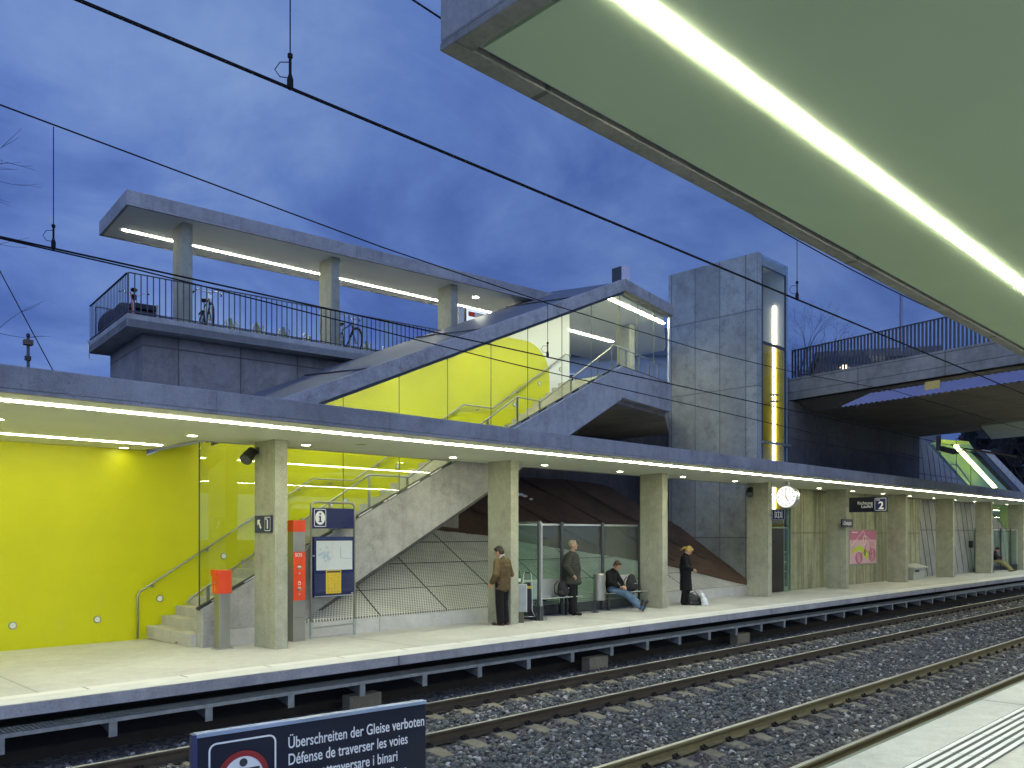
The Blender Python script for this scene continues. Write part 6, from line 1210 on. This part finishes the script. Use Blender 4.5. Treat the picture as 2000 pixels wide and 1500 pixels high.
def background():
    for i, (px, Z, zb, h, sd, l) in enumerate(((1602, 62, 6.6, 12.5, 3, 'bare tree rising behind the bridge railing to the right of the lift tower'), (1562, 75, 6.6, 12.5, 8, 'bare tree low behind the bridge railing beside the lift tower'), (-290, 24, -1, 15.5, 5, 'bare tree whose twigs reach in at the left edge of the photo'), (1975, 88, -1, 17, 11, 'dark tree in the gap below the bridge at the right edge'), (2010, 80, -1, 15, 12, 'dark tree in the gap below the bridge, half out of the photo'), (1940, 100, -1, 18, 13, 'dark tree far behind the slanting strip light'))):
        X = (px - CX) * Z / F; p = V(Z * C + X * S, Z * S - X * C, zb); tree(l, p, h, sd, .6 if i < 3 else .7, 6, .14 if i < 2 else .22)
    m = MB().poly([onY(1900, 1000, 75) * 1.0] * 3) if 0 else None
    # dark thicket behind the far end of the bridge
    rr = random.Random(9); m = MB()
    for k in range(2600):
        Z = rr.uniform(86, 110); X = (rr.uniform(1880, 2120) - CX) * Z / F; z = rr.uniform(-1, 15); c = V(Z * C + X * S, Z * S - X * C, z); a = V(rr.gauss(0, 1), rr.gauss(0, 1), rr.gauss(0, 1)).normalized(); b = a.orthogonal(); s = rr.uniform(.5, 1.2); m.add([c + a * s, c + b * s * .6, c - a * s, c - b * s * .6], [(0, 1, 2, 3)])
    m.build('thicket', plain('dark_foliage', (.016, .017, .014), .9, 0, .4, 1), None, kind='stuff')
    def house(loc, rz, w, d, h, rh, label, wallm, roofm, nwin):
        t = T('house', label, 'house', loc, rz=rz); MB().box(-w / 2, w / 2, 0, d, 0, h).build('wall', wallm, t)
        ro = MB().prism([(-w / 2 - .5, -.6, h), (-w / 2 - .5, d / 2, h + rh), (-w / 2 - .5, d + .6, h)], (w + 1, 0, 0)).build('roof', roofm, t); MB().box(w * .2, w * .2 + .7, d * .3, d * .3 + .7, h + rh * .4, h + rh + .8).build('chimney', wallm, ro)
        for k in range(nwin):
            x = -w / 2 + w * (k + .5) / nwin; f = MB().box(x - .55, x + .55, -.05, -.001, h - 2.3, h - .9).build('window', M_white, t); MB().box(x - .46, x + .46, -.07, -.051, h - 2.2, h - 1.0).build('pane', M_navy, f)
    tiles = plain('roof_tiles_dark', (.030, .027, .028), .9, 0, .3, 3, .02); pale = plain('render_pale', (.36, .38, .42), .9, 0, .1, 1)
    def at(px, Z, z): X = (px - CX) * Z / F; return V(Z * C + X * S, Z * S - X * C, z)
    house(at(1275, 46, 6.0), R(-44), 13, 8, 5.75, 2.6, 'pale walled house with a dark roof seen through the lobby glass', pale, tiles, 4)
    house(at(1150, 60, 6.0), R(-44), 9, 8, 7.6, 3.2, 'dark roofed house seen through the lobby beside the white wall edge', plain('render_dark', (.11, .12, .16), .9), tiles, 3)
    flat = plain('flat_roof_grey', (.10, .105, .12), .8, 0, .1, 1)
    t = T('flat_building', 'low flat roofed building behind the bridge railing', 'building', at(1712, 70, 6.4), rz=R(-60)); MB().box(-4.6, 4.6, 0, 8, 0, 10.5).build('wall', plain('wall_dusk_grey', (.13, .13, .15), .9), t); MB().box(-4.9, 4.9, -.3, 8.3, 10.5, 11.1).build('roof', flat, t); [MB().box(x, x + 1.4, -.04, -.002, 7.6, 9.0).build('window', M_navy, t) for x in (-3.6, -1, 1.6)]
    t = T('stop_shelter', 'small dark roofed shelter with a lit pale panel beyond the bridge railing', 'shelter', at(1772, 36, 7.05), rz=R(-44)); MB().box(-2.2, 2.2, -.8, .9, 2.45, 2.65).build('roof', M_frame, t); [MB().cyl((x, .7, 0), (x, .7, 2.45), .05, n=8).build('post', M_frame, t) for x in (-2, 2)]; MB().box(-1.9, -.7, .6, .68, 1.0, 2.3).build('lit_panel', emitter('lit_panel', (.9, .95, 1), .6), t)
    p = at(1760, 40, 7.05); t = T('street_lamp', 'thin grey lamp post rising behind the bridge railing', 'street lamp', p); MB().cyl(p, p + V(0, 0, 8.5), .085, .06, 12).build('mast', plain('mast_grey', (.20, .21, .26), .5, .4), t, smooth=True); MB().bar(p + V(0, 0, 8.5), p + V(-.9, -.6, 8.6), .16, .09).build('lamp_head', M_galv, t)
    # car on the bridge
    c = at(1652, 30.5, 7.06); t = T('car', 'dark car with lit headlights crossing the bridge', 'car', c, rz=math.atan2(-c.y, -c.x) + R(14)); bm_ = MB(); bm_.prism([(2.0, -.8, .28), (2.05, -.8, .62), (1.2, -.8, .85), (.65, -.8, 1.0), (.1, -.8, 1.42), (-1.2, -.8, 1.45), (-1.9, -.8, .95), (-2.05, -.8, .9), (-2.05, -.8, .3)], (0, 1.6, 0)); bm_.build('body', plain('car_paint', (.03, .035, .05), .3, .3), t, bevel=.08, seg=3)
    for x in (1.3, -1.3):
        for y in (-.74, .74): MB().lathe([(0, -.1), (.31, -.1), (.31, .1), (0, .1)], (x, y, .31), 18, 'y').build('wheel', M_black, t)
    MB().add([(.72, -.66, 1.0), (.72, .66, 1.0), (.18, .6, 1.4), (.18, -.6, 1.4)], [(0, 1, 2, 3)]).build('windscreen', M_navy, t)
    for y in (-.55, .55): MB().ell((2.03, y, .62), (.06, .15, .09), 12, 8).build('headlight', M_head, t, smooth=True)
    # mast with a box, guy wire at far left
    p = onY(55, 720, 26); t = T('mast', 'thin mast with a small box behind the canopy at the left', 'mast', (p.x, 26, 0)); zt = onY(55, 660, 26).z; MB().cyl((p.x, 26, 0), (p.x, 26, zt), .05, .04, 10).build('pole', plain('mast_olive', (.10, .10, .11), .6), t, smooth=True); MB().box(p.x - .11, p.x + .11, 25.9, 26.1, zt - .2, zt - .06).build('junction_box', plain('box_brown', (.12, .08, .06), .6), t); MB().lathe([(.02, 0), (.05, .03), (.05, .1), (0, .14)], (p.x, 26, zt - .0), 10).build('finial', M_black, t); MB().box(p.x - .08, p.x + .06, 25.93, 26.05, onY(55, 700, 26).z - .06, onY(55, 700, 26).z + .06).build('clamp', M_black, t)
    a = onY(-40, 455, 30); b = onY(104, 725, 30); MB().tube([a, b], .018, 5).build('guy_wire', M_black, None, label='thin slanting guy wire at the left edge of the sky', cat='wire'); 
background()
